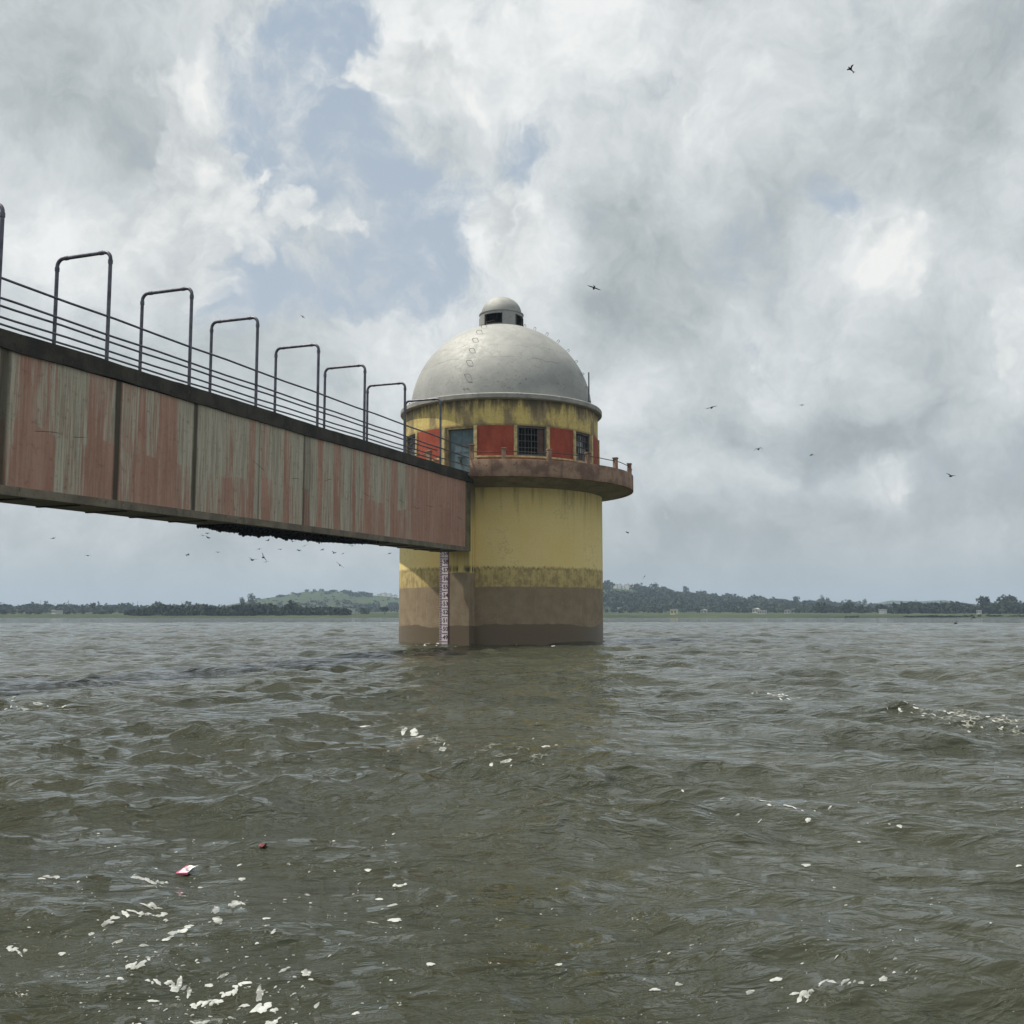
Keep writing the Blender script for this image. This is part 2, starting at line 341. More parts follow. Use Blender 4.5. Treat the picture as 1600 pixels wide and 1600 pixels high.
def m_dome(t, b, oc):
    n = t.noise(oc, 0.8, 6, 0.6); n2 = t.noise(oc, 4.0, 8, 0.7); f = t.noise(oc, 25, 4, 0.6)
    col = t.mix(t.step(n, 0.3, 0.7), (0.31, 0.315, 0.305), (0.40, 0.402, 0.385))
    col = t.mix(t.step(n2, 0.52, 0.70, 0, 0.30), col, (0.36, 0.355, 0.33))
    x, y, z = t.sep(oc)
    rust = t.math('MULTIPLY', t.step(t.noise(oc, 6, 7, 0.75), 0.63, 0.68), t.step(z, 14.2, 12.7))
    col = t.mix(t.math('MULTIPLY', rust, 0.8), col, (0.10, 0.085, 0.065))
    sp = t.voro(oc, 2.2); col = t.mix(t.math('MULTIPLY', t.step(sp, 0.07, 0.045), t.step(n2, 0.48, 0.55)), col, (0.06, 0.055, 0.05))
    cr = t.math('ABSOLUTE', t.math('SUBTRACT', t.noise(oc, 0.5, 7, 0.62), 0.5))
    col = t.mix(t.math('MULTIPLY', t.math('MULTIPLY', t.step(cr, 0.0035, 0.0012), t.step(n, 0.46, 0.52)), 0.7), col, (0.16, 0.15, 0.13))
    ang = t.math('ARCTAN2', x, t.math('MULTIPLY', y, -1)); av = t.comb(ang, 0, 0)
    for zc, k, off in ((14.35, 0.5, 0.0), (15.1, 0.22, 5.0), (13.1, 0.15, 9.0)):
        zz = t.math('ADD', z, t.math('MULTIPLY', t.math('SUBTRACT', t.noise(t.vec('ADD', av, (off, 0, 0)), 2.6, 6, 0.6), 0.5), 0.9))
        ln = t.math('MULTIPLY', t.step(t.math('ABSOLUTE', t.math('SUBTRACT', zz, zc)), 0.030, 0.010), t.step(t.noise(t.vec('ADD', av, (off + 3, 0, 0)), 1.6, 2, 0.5), 0.44, 0.54))
        col = t.mix(t.math('MULTIPLY', ln, k), col, (0.14, 0.13, 0.11))
    lowz = t.math('MULTIPLY', t.step(z, 13.9, 13.2), t.step(t.noise(oc, 5.0, 9, 0.8), 0.58, 0.64)); col = t.mix(t.math('MULTIPLY', lowz, 0.85), col, (0.07, 0.065, 0.055))
    run = t.noise(t.comb(t.math('ARCTAN2', x, y), t.math('MULTIPLY', z, 0.06), 0), 9.0, 6, 0.65)
    col = t.mix(t.step(run, 0.55, 0.75, 0, 0.22), col, (0.34, 0.335, 0.31))
    t.put(b.inputs['Base Color'], col); t.put(b.inputs['Roughness'], t.step(n2, 0.3, 0.7, 0.62, 0.76))
    t.put(b.inputs['Normal'], t.bump(t.math('ADD', t.math('MULTIPLY', n, 3.0), t.math('ADD', n2, t.math('MULTIPLY', f, 0.3))), 0.22, 0.03))
def concrete(base, dark, stain, bumpk=0.4, sc=(1, 1, 1)):
    def fn(t, b, oc):
        n = t.noise(oc, 1.5, 7, 0.65, sc=sc); n2 = t.noise(oc, 6, 8, 0.7); s = t.noise(oc, 1.0, 6, 0.6, sc=(5, 5, 0.5)); f = t.noise(oc, 30, 4, 0.6)
        col = t.mix(t.step(n, 0.40, 0.60), dark, base)
        col = t.mix(t.step(s, 0.5, 0.75, 0, 0.6), col, stain)
        col = t.mix(t.math('MULTIPLY', t.step(n2, 0.56, 0.65), 0.7), col, [q * 0.4 for q in dark])
        col = t.mix(t.math('MULTIPLY', t.step(n2, 0.42, 0.32), 0.6), col, [min(1, q * 1.6) for q in base])
        t.put(b.inputs['Base Color'], col); t.put(b.inputs['Normal'], t.bump(t.math('ADD', n2, t.math('MULTIPLY', f, 0.4)), bumpk, 0.03))
    return fn
X0_S, X1_S = -31.0, 1.0
BANDS = []                                               # (start along the bridge, greyness) read off the photograph
def m_girder(t, b, oc):
    x, y, z = t.sep(oc)
    wob = t.math('MULTIPLY', t.math('SUBTRACT', t.noise(oc, 1.0, 4, 0.6, sc=(2, 1, 0.8)), 0.5), 0.26)
    pos = t.step(t.math('ADD', x, wob), X0_S, X1_S, smooth=False)
    stops = [(max(0.0, (s_ - X0_S) / (X1_S - X0_S)), g) for s_, g in BANDS]
    grey = t.ramp(pos, stops, 'CONSTANT')
    grey = t.sep(grey)[0]
    fine = t.noise(oc, 1.0, 8, 0.7, sc=(16, 1, 0.55)); med = t.noise(oc, 1.0, 7, 0.65, sc=(4.5, 1, 0.28)); spk = t.noise(oc, 26, 4, 0.6); big = t.noise(oc, 0.7, 5, 0.6)
    zz0 = t.math('ADD', z, t.math('MULTIPLY', t.noise(oc, 0.6, 2, 0.5, sc=(1, 1, 0)), 0.9)); zz0 = t.math('SUBTRACT', zz0, 0.35)
    up = t.step(z, 4.2, 7.4, -0.16, 0.10, smooth=False)
    g = t.math('ADD', grey, t.math('MULTIPLY', t.math('SUBTRACT', fine, 0.5), 1.5))
    g = t.math('ADD', g, t.math('MULTIPLY', t.math('SUBTRACT', med, 0.5), 1.1)); g = t.math('ADD', g, up)
    g = t.math('ADD', g, t.math('MULTIPLY', t.step(zz0, 5.78, 5.84, -0.5, 0.5), t.step(t.noise(oc, 1.0, 2, 0.5, sc=(1.25, 1, 0)), 0.40, 0.62, -0.15, 0.62)))
    g = t.math('SUBTRACT', g, t.step(x, -5.4, -4.6, 0.0, 0.34))
    mask = t.step(g, 0.22, 0.80)
    gnz = t.noise(oc, 1.0, 9, 0.75, sc=(9, 1, 3))
    pink = t.mix(t.step(med, 0.35, 0.65), (0.37, 0.198, 0.145), (0.48, 0.285, 0.215))
    pink = t.mix(t.step(t.math('MULTIPLY_ADD', gnz, 0.35, t.math('MULTIPLY', fine, 0.65)), 0.48, 0.64, 0, 0.85), pink, (0.43, 0.33, 0.25))
    pink = t.mix(t.step(big, 0.5, 0.7, 0, 0.35), pink, (0.29, 0.15, 0.11))
    gr = t.mix(t.step(fine, 0.35, 0.65), (0.335, 0.295, 0.225), (0.55, 0.50, 0.405))
    gr = t.mix(t.step(med, 0.55, 0.7, 0, 0.6), gr, (0.15, 0.135, 0.085))
    gr = t.mix(t.step(med, 0.45, 0.3, 0, 0.35), gr, (0.33, 0.22, 0.165))
    col = t.mix(mask, pink, gr)
    gn = t.noise(oc, 7.0, 9, 0.75); col = t.mix(t.step(gn, 0.40, 0.30, 0, 0.35), col, (0.50, 0.42, 0.33)); col = t.mix(t.step(gn, 0.54, 0.70, 0, 0.55), col, (0.10, 0.075, 0.055))
    # hairline lift lines of the formwork, dark drips, pits
    zz = t.math('ADD', z, t.math('MULTIPLY', t.noise(oc, 0.45, 1, 0.5, sc=(1, 1, 0)), 1.4))
    fr = t.math('ABSOLUTE', t.math('SUBTRACT', t.math('FRACT', t.math('MULTIPLY', zz, 0.52)), 0.5))
    ln = t.math('MULTIPLY', t.step(fr, 0.007, 0.003), t.step(t.noise(oc, 1.0, 3, 0.5, sc=(1.1, 1, 0.3)), 0.50, 0.56))
    col = t.mix(t.math('MULTIPLY', ln, 0.75), col, (0.045, 0.04, 0.03))
    drip = t.math('MULTIPLY', t.step(t.noise(oc, 1.0, 6, 0.6, sc=(7, 1, 0.16)), 0.60, 0.74), t.step(z, 4.4, 7.6, 0.15, 0.75))
    col = t.mix(drip, col, (0.055, 0.050, 0.035))
    col = t.mix(t.math('MULTIPLY', t.step(spk, 0.66, 0.72), 0.45), col, (0.06, 0.05, 0.04))
    col = t.mix(t.math('MULTIPLY', t.step(spk, 0.33, 0.28), 0.30), col, (0.50, 0.42, 0.33))
    # wide mossy stains running down below the joints of the deck
    for js, w, k in ((-26.95, 0.22, 0.85), (-23.28, 0.16, 0.92), (-20.12, 0.15, 0.9), (-16.9, 0.06, 0.5), (-14.25, 0.09, 0.75), (-14.0, 0.28, 0.35), (-11.0, 0.05, 0.4)):
        dx = t.math('ABSOLUTE', t.math('ADD', t.math('ADD', x, t.math('MULTIPLY', wob, 0.35)), -js))
        col = t.mix(t.math('MULTIPLY', t.step(dx, w, w * 0.35), k), col, t.mix(fine, (0.028, 0.027, 0.02), (0.075, 0.07, 0.045)))
    t.put(b.inputs['Base Color'], col); t.put(b.inputs['Normal'], t.bump(t.math('ADD', spk, fine), 0.35, 0.015))
def m_water(t, b, oc):
    n1 = t.noise(oc, 5.5, 3, 0.55, 0.6, sc=(1.0, 1.7, 1)); n2 = t.noise(oc, 17.0, 3, 0.55, 0.5, sc=(1.0, 1.6, 1))
    murk = t.noise(oc, 0.12, 3, 0.5)
    t.put(b.inputs['Base Color'], t.mix(t.step(murk, 0.3, 0.7), (0.030, 0.034, 0.0215), (0.045, 0.048, 0.030)))
    b.inputs['Roughness'].default_value = 0.055; b.inputs['IOR'].default_value = 1.333; b.inputs['Specular IOR Level'].default_value = 0.5
    g = t.noise(oc, 0.35, 3, 0.55)
    n0 = t.noise(oc, 1.7, 2, 0.5, 0.8, sc=(1.0, 1.8, 1))
    ridge = lambda v: t.math('SUBTRACT', 1.0, t.math('ABSOLUTE', t.math('MULTIPLY_ADD', v, 2.0, -1.0)))
    h = t.math('ADD', t.math('MULTIPLY', ridge(n1), 0.62), t.math('MULTIPLY', ridge(n2), 0.11))
    h = t.math('ADD', h, t.math('MULTIPLY', ridge(n0), 1.35))
    nf = t.noise(oc, 0.55, 3, 0.55, 0.6, sc=(1.0, 2.0, 1)); h = t.math('ADD', h, t.math('MULTIPLY', ridge(nf), 3.0))
    h = t.math('MULTIPLY', h, t.step(g, 0.3, 0.7, 0.5, 1.25))
    t.put(b.inputs['Normal'], t.bump(h, 1.0, 0.055))
def m_foliage(c0, c1):
    def fn(t, b, oc):
        n = t.noise(oc, 0.12, 3, 0.5); n2 = t.noise(oc, 0.9, 3, 0.5)
        t.put(b.inputs['Base Color'], t.mix(t.step(t.math('ADD', t.math('MULTIPLY', n, 0.6), t.math('MULTIPLY', n2, 0.4)), 0.35, 0.65), c0, c1))
    return fn
def m_bank(t, b, oc):
    n = t.noise(oc, 0.02, 5, 0.6, sc=(1, 0.5, 1)); n2 = t.noise(oc, 0.15, 5, 0.65)
    col = t.mix(t.step(n, 0.35, 0.65), (0.030, 0.043, 0.022), (0.054, 0.069, 0.033))
    col = t.mix(t.step(n2, 0.55, 0.7, 0, 0.6), col, (0.13, 0.13, 0.07))
    x, y, z = t.sep(oc)
    col = t.mix(t.step(z, 6.0, 11.0, 0, 0.85), col, t.mix(t.step(n2, 0.35, 0.65), (0.028, 0.042, 0.018), (0.060, 0.078, 0.032)))
    t.put(b.inputs['Base Color'], col)

SHAFT = material('painted_shaft', m_shaft); PIL = material('painted_pilaster', m_pilaster)
BAND = material('stained_yellow', m_band); RED = material('red_plaster', m_red)
DOME = material('silver_paint', m_dome, 0.66, 0.35, 0.32)
GALL = material('gallery_concrete', concrete((0.37, 0.24, 0.165), (0.19, 0.115, 0.085), (0.11, 0.075, 0.058), 0.6))
SOFF = material('soffit_concrete', concrete((0.36, 0.31, 0.22), (0.27, 0.23, 0.16), (0.15, 0.13, 0.1)))
KERB = material('mossy_concrete', concrete((0.058, 0.050, 0.037), (0.026, 0.023, 0.018), (0.012, 0.012, 0.010)))
FLAN = material('raw_concrete', concrete((0.22, 0.19, 0.14), (0.145, 0.12, 0.09), (0.08, 0.07, 0.055)))
CORN = material('grey_cornice', concrete((0.36, 0.355, 0.33), (0.27, 0.265, 0.245), (0.13, 0.125, 0.11)))
SILL = plain('pale_sill', (0.50, 0.37, 0.22), 0.8, var=0.35, scale=5); BASE = plain('ochre_plaster', (0.40, 0.22, 0.12), 0.85, var=0.35, scale=3)
MULL = plain('cream_post', (0.46, 0.38, 0.19), 0.8, var=0.35, scale=4)
PIPE = plain('galvanised_pipe', (0.10, 0.10, 0.125), 0.45, 0.5, 0.5, 0.35, 6); RUST = plain('dark_iron', (0.055, 0.048, 0.042), 0.6, 0.4, 0.4, 0.3, 6)
DOOR = plain('blue_grey_paint', (0.10, 0.15, 0.172), 0.6, var=0.18, scale=2); GRILLE = plain('grey_bars', (0.09, 0.09, 0.088), 0.6, var=0.2)
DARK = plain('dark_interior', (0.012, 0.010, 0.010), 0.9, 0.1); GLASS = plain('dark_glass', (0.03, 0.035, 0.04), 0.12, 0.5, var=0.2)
MILKY = plain('milky_glass', (0.30, 0.31, 0.30), 0.3, 0.5, var=0.3); BROWN = plain('brown_board', (0.115, 0.068, 0.055), 0.8)
BLACK = plain('black_feather', (0.016, 0.014, 0.014), 0.8, 0.2)
GAUGEW = plain('gauge_white', (0.88, 0.74, 0.77), 0.6, var=0.12, scale=6); GAUGEK = plain('gauge_ink', (0.045, 0.015, 0.035), 0.6); GAUGEP = plain('gauge_purple', (0.20, 0.07, 0.13), 0.6)
WATER = material('murky_water', m_water)
def m_foam(t, b, oc):
    cell = t.voro(oc, 42.0); n = t.noise(oc, 16.0, 6, 0.7); n2 = t.noise(oc, 5.0, 3, 0.5)
    t.put(b.inputs['Base Color'], t.mix(t.step(n, 0.3, 0.7), (0.36, 0.375, 0.355), (0.54, 0.555, 0.535)))
    hole = t.math('MULTIPLY', t.step(cell, 0.20, 0.34), t.step(n2, 0.42, 0.60))
    a = t.math('SUBTRACT', t.step(n, 0.30, 0.44, 0.25, 0.96), t.math('MULTIPLY', hole, 0.55), clamp=True)
    t.put(b.inputs['Alpha'], a); t.put(b.inputs['Normal'], t.bump(t.math('ADD', n, cell), 0.5, 0.004))
FOAM = material('foam_white', m_foam, 0.85, 0.2)
def m_lace(t, b, oc):
    v = t.vec('ADD', oc, t.vec('SCALE', t.noise(oc, 6.0, 3, 0.6, col=True), scale=0.12))
    e = t.voro(v, 13.0, 'DISTANCE_TO_EDGE', sc=(1, 0.7, 1)); n = t.noise(oc, 3.0, 5, 0.7)
    b.inputs['Base Color'].default_value = (0.44, 0.45, 0.40, 1)
    t.put(b.inputs['Alpha'], t.math('MULTIPLY', t.step(e, 0.14, 0.03), t.step(n, 0.50, 0.68, 0.0, 0.55)))
LACE = material('foam_lace', m_lace, 0.85, 0.2)

# ------------------------------------------------------------------ setting: water
D_T = 55.0
TC = at(783, 958, D_T); TC.z = 0.0                        # tower axis at water level
_v = ray(1389, 958); U = Vector((_v.x, _v.y, 0)).normalized(); RT = Vector((U.y, -U.x, 0))   # along / right of the bridge

WV = []
_rg = np.random.default_rng(5)
for i in range(130):
    lam = 0.13 * (7.0 / 0.13) ** (i / 129.0)
    th = -math.pi / 2 - 0.30 + _rg.normal(0, 0.62)
    sl = 0.031 * (1.0 if lam < 1.4 else (1.4 / lam) ** 0.85) * min(1.0, 0.55 + 0.9 * lam)
    WV.append((2 * math.pi / lam * math.cos(th), 2 * math.pi / lam * math.sin(th), sl * lam / (2 * math.pi), _rg.uniform(0, 6.283), lam, int(_rg.integers(0, 3))))
def wave(x, y, spacing):
    g = [np.clip(0.95 + 0.55 * (np.sin(x * a + y * b_ + c) + np.sin(x * b_ * 0.7 - y * a * 1.3 + c * 2.1)), 0.25, 1.9)
         for a, b_, c in ((0.55, 0.83, 0.3), (0.31, -0.62, 2.0), (1.05, 0.37, 4.0))]
    dz = np.zeros_like(x); dx = np.zeros_like(x); dy = np.zeros_like(x)
    for kx, ky, A, ph, lam, gi in WV:
        w = np.clip((lam / spacing - 2.0) / 1.6, 0, 1) * g[gi] * A
        p = kx * x + ky * y + ph; k = math.hypot(kx, ky); c_ = np.cos(p)
        dz += w * np.sin(p); dx += w * c_ * kx / k * 0.65; dy += w * c_ * ky / k * 0.65
    return x + dx, y + dy, dz
OY = -1.5
def make_water():
    rr = [0.6]
    while rr[-1] < 170: rr.append(rr[-1] + max(0.016, 0.0047 * rr[-1]))
    while rr[-1] < 5200: rr.append(rr[-1] * 1.05)
    rr = np.array(rr); az = np.concatenate([np.linspace(-math.pi, -0.62, 90)[:-1], np.linspace(-0.62, 0.62, 900), np.linspace(0.62, math.pi, 90)[1:]])
    A, Rr = np.meshgrid(az, rr); X = Rr * np.sin(A); Y = Rr * np.cos(A) + OY
    dA = np.gradient(az)[None, :] * np.ones_like(Rr)
    sp = np.maximum(np.gradient(rr)[:, None] * np.ones_like(A), dA * Rr)
    x, y, z = wave(X.ravel(), Y.ravel(), sp.ravel())
    n, m = len(rr), len(az)
    co = np.stack([x, y, z], 1).astype(np.float32)
    i = np.arange(n - 1)[:, None] * m + np.arange(m - 1)[None, :]
    q = np.stack([i, i + m, i + m + 1, i + 1], -1).reshape(-1, 4)[:, ::-1]
    me = bpy.data.meshes.new('water'); me.vertices.add(len(co)); me.vertices.foreach_set('co', co.ravel())
    me.loops.add(q.size); me.loops.foreach_set('vertex_index', q.ravel().astype(np.int32))
    me.polygons.add(len(q)); me.polygons.foreach_set('loop_start', np.arange(0, q.size, 4, dtype=np.int32))
    me.polygons.foreach_set('use_smooth', np.ones(len(q), bool)); me.update(calc_edges=True); me.validate()
    me.materials.append(WATER)
    o = bpy.data.objects.new('water', me); COL.objects.link(o); tag(o, 'choppy murky grey green lake water', kind='structure')
make_water()

# ------------------------------------------------------------------ setting: far bank and hills
def prof(pts):
    xs = [p[0] for p in pts]; ys = [p[1] for p in pts]
    return lambda x: np.interp(x, xs, ys)
def px_of(X, Y): return 800 + FOC * CP * X / Y          # good enough near the horizon
# ground skylines (photo y of the ground, the trees stand on it), distance
SK_RIGHT = (920.0, prof([(640, 957), (760, 940), (860, 925), (900, 921), (943, 919), (990, 923), (1040, 929), (1100, 937), (1200, 944), (1290, 949), (1400, 953), (1700, 955)]))
SK_LEFT = (1150.0, prof([(-200, 953), (200, 952), (330, 950), (370, 944), (400, 938), (440, 932), (480, 925), (500, 924), (530, 924.5), (560, 929), (600, 932), (650, 937), (760, 950), (1000, 955)]))
SK_FAR = (1900.0, prof([(-200, 957), (150, 956.5), (900, 956), (1240, 953), (1290, 949), (1370, 942), (1385, 938.5), (1430, 940), (1470, 938), (1495, 942), (1540, 946), (1700, 948)]))
def ground_h(X, Y):
    P = px_of(X, Y); d = Y
    z = np.interp(d, [330, 345, 380, 520, 800, 2600], [-1.0, 0.03, 0.6, 1.6, 2.5, 4.0])
    for dist, f in (SK_RIGHT, SK_LEFT, SK_FAR):
        H = (HORIZON - f(P)) / FOC * dist + CAM_H
        w = np.where(d < dist, np.clip((d - dist * 0.60) / (dist * 0.40), 0, 1), np.clip(1 - (d - dist) / (dist * 0.5), 0, 1))
        z = np.maximum(z, H * (w * w * (3 - 2 * w)))
    return z
def make_bank():
    ys = np.concatenate([np.linspace(332, 400, 24), np.geomspace(405, 2800, 90)]); ps = np.linspace(-900, 2500, 420)
    P, Y = np.meshgrid(ps, ys); X = (P - 800) / (FOC * CP) * Y
    edge = 6 * np.sin(P * 0.013) + 4 * np.sin(P * 0.041 + 1)
    Z = ground_h(X, Y + np.where(Y < 420, edge, 0)) + RNG.normal(0, 0.05, X.shape) * (Y > 360)
    n, m = X.shape; mb = MB(); vs = np.stack([X, Y, Z], -1).reshape(-1, 3)
    mb.add(vs.tolist(), [(i * m + j, i * m + j + 1, (i + 1) * m + j + 1, (i + 1) * m + j) for i in range(n - 1) for j in range(m - 1)])
    o = mb.build('far_bank', material('bank_grass', m_bank, 0.9, 0.1), smooth=True); tag(o, 'grassy far shore rising to low wooded hills', kind='structure')
make_bank()

def leaf_crown(V, F, cx, cy, cz, r, h, n, size, rg):
    p = rg.normal(0, 1, (n, 3)); p /= np.linalg.norm(p, axis=1)[:, None]
    lob = 1 + 0.25 * np.sin(p[:, 0] * 5 + cx) * np.sin(p[:, 2] * 4 + cy)
    rad = (rg.uniform(0.35, 1.0, n) ** 0.5 * lob)[:, None]
    c = p * rad * [r, r, h * 0.5] + [cx, cy, cz + h * 0.5]
    a = rg.normal(0, 1, (n, 3)); a /= np.linalg.norm(a, axis=1)[:, None]
    b = np.cross(a, rg.normal(0, 1, (n, 3))); b /= np.linalg.norm(b, axis=1)[:, None]
    s = size * rg.uniform(0.6, 1.3, (n, 1))
    q = np.stack([c - a * s, c - b * s * 0.7, c + a * s, c + b * s * 0.7], 1).reshape(-1, 3)
    o = sum(len(v) for v in V); V.append(q)
    F += [(o + 4 * i, o + 4 * i + 1, o + 4 * i + 2, o + 4 * i + 3) for i in range(n)]
def mesh_obj(name, V, F, mat, parent=None):
    me = bpy.data.meshes.new(name); me.from_pydata(np.concatenate(V).tolist(), [], F); me.materials.append(mat)
    o = bpy.data.objects.new(name, me); COL.objects.link(o)
    if parent: o.parent = parent
    return o
LEAF_D = material('leaves_dark', m_foliage((0.010, 0.017, 0.009), (0.026, 0.038, 0.016)), 0.8, 0.2)
LEAF_M = material('leaves_mid', m_foliage((0.016, 0.026, 0.013), (0.038, 0.054, 0.024)), 0.8, 0.2)
BARK = plain('bark', (0.09, 0.07, 0.05), 0.9)
def wood(name, label, spots, mat):
    """a far-off wood: (px0, px1, depth0, depth1, count, crown radius range, height range)"""
    rg = np.random.default_rng(abs(hash(label)) % 1000 if False else len(label) * 7); V, F = [], []
    for (p0, p1, d0, d1, n, r0, r1, h0, h1) in spots:
        for _ in range(n):
            Y = rg.uniform(d0, d1); P = rg.uniform(p0, p1); X = (P - 800) / (FOC * CP) * Y
            z = float(ground_h(np.array(X), np.array(Y))); r = rg.uniform(r0, r1); h = rg.uniform(h0, h1) * (0.80 + 0.32 * math.sin(P * 0.11 + 1.3 * math.sin(P * 0.043)) * math.sin(P * 0.027 + Y * 0.02)); r *= 0.8 + 0.5 * rg.random() ** 2
            leaf_crown(V, F, X, Y, z, r, h, 46, r * 0.30, rg)
    return tag(mesh_obj(name, V, F, mat), label, kind='stuff')
wood('shore_wood', 'dark dense wood along the water left of the tower', [
    (205, 250, 372, 400, 26, 1.5, 2.4, 2.2, 4.2), (250, 390, 375, 440, 120, 1.8, 3.0, 3.2, 4.8), (340, 460, 380, 450, 110, 2.0, 3.0, 3.4, 5.0),
    (440, 545, 380, 440, 90, 1.8, 2.8, 2.9, 4.2), (560, 600, 420, 460, 3, 1.2, 1.8, 2, 3)], LEAF_D)
wood('far_treeline', 'hazy blue treeline low on the horizon at the left', [
    (-150, 420, 600, 760, 400, 2.4, 4.2, 3.4, 6.6), (-150, 205, 430, 500, 60, 0.8, 1.6, 1.0, 1.9), (540, 625, 700, 900, 26, 2.5, 4, 3, 6)], LEAF_M)
wood('hillside_wood', 'wooded slope of the long ridge right of the tower', [
    (835, 952, 640, 925, 180, 2.8, 4.6, 4.0, 6.8), (952, 990, 640, 765, 70, 2.8, 4.4, 4.0, 6.0), (990, 1300, 640, 925, 600, 2.8, 4.6, 4.0, 6.8), (940, 1300, 520, 640, 70, 1.5, 2.6, 2.0, 3.6), (1250, 1700, 800, 1000, 200, 3.2, 5.0, 5.0, 8.0)], LEAF_M)
wood('plain_wood', 'dark belt of trees behind the marsh at the far right', [
    (1270, 1450, 480, 620, 90, 2.0, 3.4, 3.4, 5.4), (1400, 1680, 460, 600, 170, 2.4, 4.0, 4.6, 6.6)], LEAF_D)
wood('left_hill_scrub', 'patchy scrub on the green hill left of the tower', [
    (390, 625, 740, 900, 90, 1.8, 3.2, 1.8, 3.6), (390, 625, 860, 1080, 80, 0.8, 1.6, 0.6, 1.3), (540, 586, 1000, 1140, 26, 2.4, 3.6, 3.0, 4.6), (400, 560, 1000, 1130, 22, 2.0, 3.2, 2, 3.4)], LEAF_M)
wood('marsh_reeds', 'low dark reeds edging the marsh at the far right', [(1408, 1505, 350, 356, 130, 0.35, 0.7, 0.35, 0.75), (1315, 1335, 350, 355, 24, 0.3, 0.6, 0.3, 0.55), (1500, 1700, 352, 362, 90, 0.4, 0.8, 0.4, 0.9)], LEAF_D)

def far_tree(px, Y, r, h, label):
    X = (px - 800) / (FOC * CP) * Y; z = float(ground_h(np.array(X), np.array(Y)))
    root = empty('far_tree', (X, Y, z)); tag(root, label, 'tree', 'trees standing clear of the far woods')
    rg = np.random.default_rng(int(px)); V, F = [], []
    for k in range(5): leaf_crown(V, F, rg.normal(0, r * 0.45), rg.normal(0, r * 0.4), h * 0.32 + rg.uniform(0, h * 0.2), r * 0.62, h * 0.5, 70, r * 0.15, rg)
    mesh_obj('crown', V, F, LEAF_D, root)
    tr = MB(); tr.tube([(0, 0, -0.2), (0.1, 0, h * 0.3), (0.0, 0.1, h * 0.6)], [r * 0.12, r * 0.09, r * 0.04], 6); tr.build('trunk', BARK, root)
for a in ((398, 700, 3.2, 14.0, 'tall round tree standing at the left foot of the green hill'),
          (384, 690, 2.6, 10.0, 'tree left of the tall round one by the green hill'),
          (603, 440, 1.9, 3.4, 'rounded bush tree on the meadow beside the tower'),
          (1021, 900, 3.4, 9.0, 'broad tree above the ridge right of the white blocks'),
          (1069, 880, 3.0, 9.5, 'upright tree breaking the ridge line before the dip'),
          (1094, 880, 3.6, 8.0, 'spreading tree just right of the dip in the ridge'),
          (1240, 860, 3.2, 8.0, 'lone tree humping the long low ridge line'),
          (1281, 900, 2.0, 11.0, 'slim tall tree on the low ridge line'),
          (1345, 760, 2.0, 9.0, 'small square headed tree above the far plain'),
          (1532, 520, 4.2, 8.6, 'large dome shaped tree above the dark belt'),
          (1570, 520, 5.0, 9.0, 'widest dome shaped tree at the right edge of the belt')): far_tree(*a)

def facade(name, label, cat, px, ytop, ybot_z, Y, w, dpt, storeys, cols, wall, group=None, roof=None):
    X = (px - 800) / (FOC * CP) * Y; z0 = float(ground_h(np.array(X), np.array(Y))) if ybot_z is None else ybot_z
    ztop = (HORIZON - ytop) / FOC * Y + CAM_H; H = max(1.5, ztop - z0)
    root = empty(name, (X, Y, z0), R_(-32) if storeys > 3 else R_(-18 - (px * 7.3) % 26)); tag(root, label, cat, group)
    m = MB(); m.box((0, 0, H / 2 - 0.5), (w, dpt, H + 1)); m.build('wall', wall, root)
    for i in range(storeys):
        for j in range(cols):
            wz = H * (i + 0.55) / storeys; wx = -w / 2 + w * (j + 0.5) / cols
            q = MB(); q.box((wx, -dpt / 2 - 0.03, wz), (w / cols * 0.36, 0.12, H / storeys * 0.42)); q.build('window', GLASS, root)
    r = MB()
    if roof == 'pitched': r.prism([(-w / 2 - .3, H), (w / 2 + .3, H), (0, H + w * 0.22)], lambda p, a: (p[0], a, p[1]), -dpt / 2 - .3, dpt / 2 + .3)
    else:
        r.box((0, 0, H + 0.12), (w + 0.3, dpt + 0.3, 0.25))
        if storeys > 3: r.box((w * 0.2, 0, H + 0.7), (w * 0.3, dpt * 0.4, 1.0))
    r.build('roof', plain('far_roof', (0.42, 0.40, 0.38), 0.8), root)
WHT = plain('white_wall', (0.50, 0.50, 0.48), 0.8, var=0.1); TWR = plain('tower_white', (0.82, 0.82, 0.80), 0.8, var=0.05); CRM = plain('cream_wall', (0.62, 0.56, 0.36), 0.8, var=0.1); GRW = plain('grey_wall', (0.36, 0.36, 0.36), 0.8)
for k, (px, yt, w, lab) in enumerate(((960.5, 914.5, 4.2, 'leftmost white apartment tower on the wooded ridge'), (967.3, 913.8, 2.8, 'slim white tower, second of the row on the ridge'),
        (973.5, 916, 2.6, 'shorter white tower in the middle of the ridge row'), (979.0, 913.8, 3.6, 'wide white tower fourth along the ridge row'), (985, 914.8, 3.2, 'last white tower at the row\'s downhill end'))):
    facade('apartment_tower', lab, 'building', px, yt, None, 925, w, 4, 6, 3, TWR, 'apartment towers on the ridge')
for k, (px, yt, w, lab) in enumerate(((595, 929, 4.2, 'pale tower at the left of the row behind the green hill'), (602, 927.5, 5.4, 'broad pale tower in the middle of the row behind the hill'),
        (610, 928.5, 4.6, 'pale tower right of the broad one behind the hill'), (618, 930.5, 4.6, 'pale tower nearest the yellow shaft behind the hill'))):
    facade('apartment_tower', lab, 'building', px, yt, None, 1180, w, 5, 6, 3, TWR, 'apartment towers behind the hill')
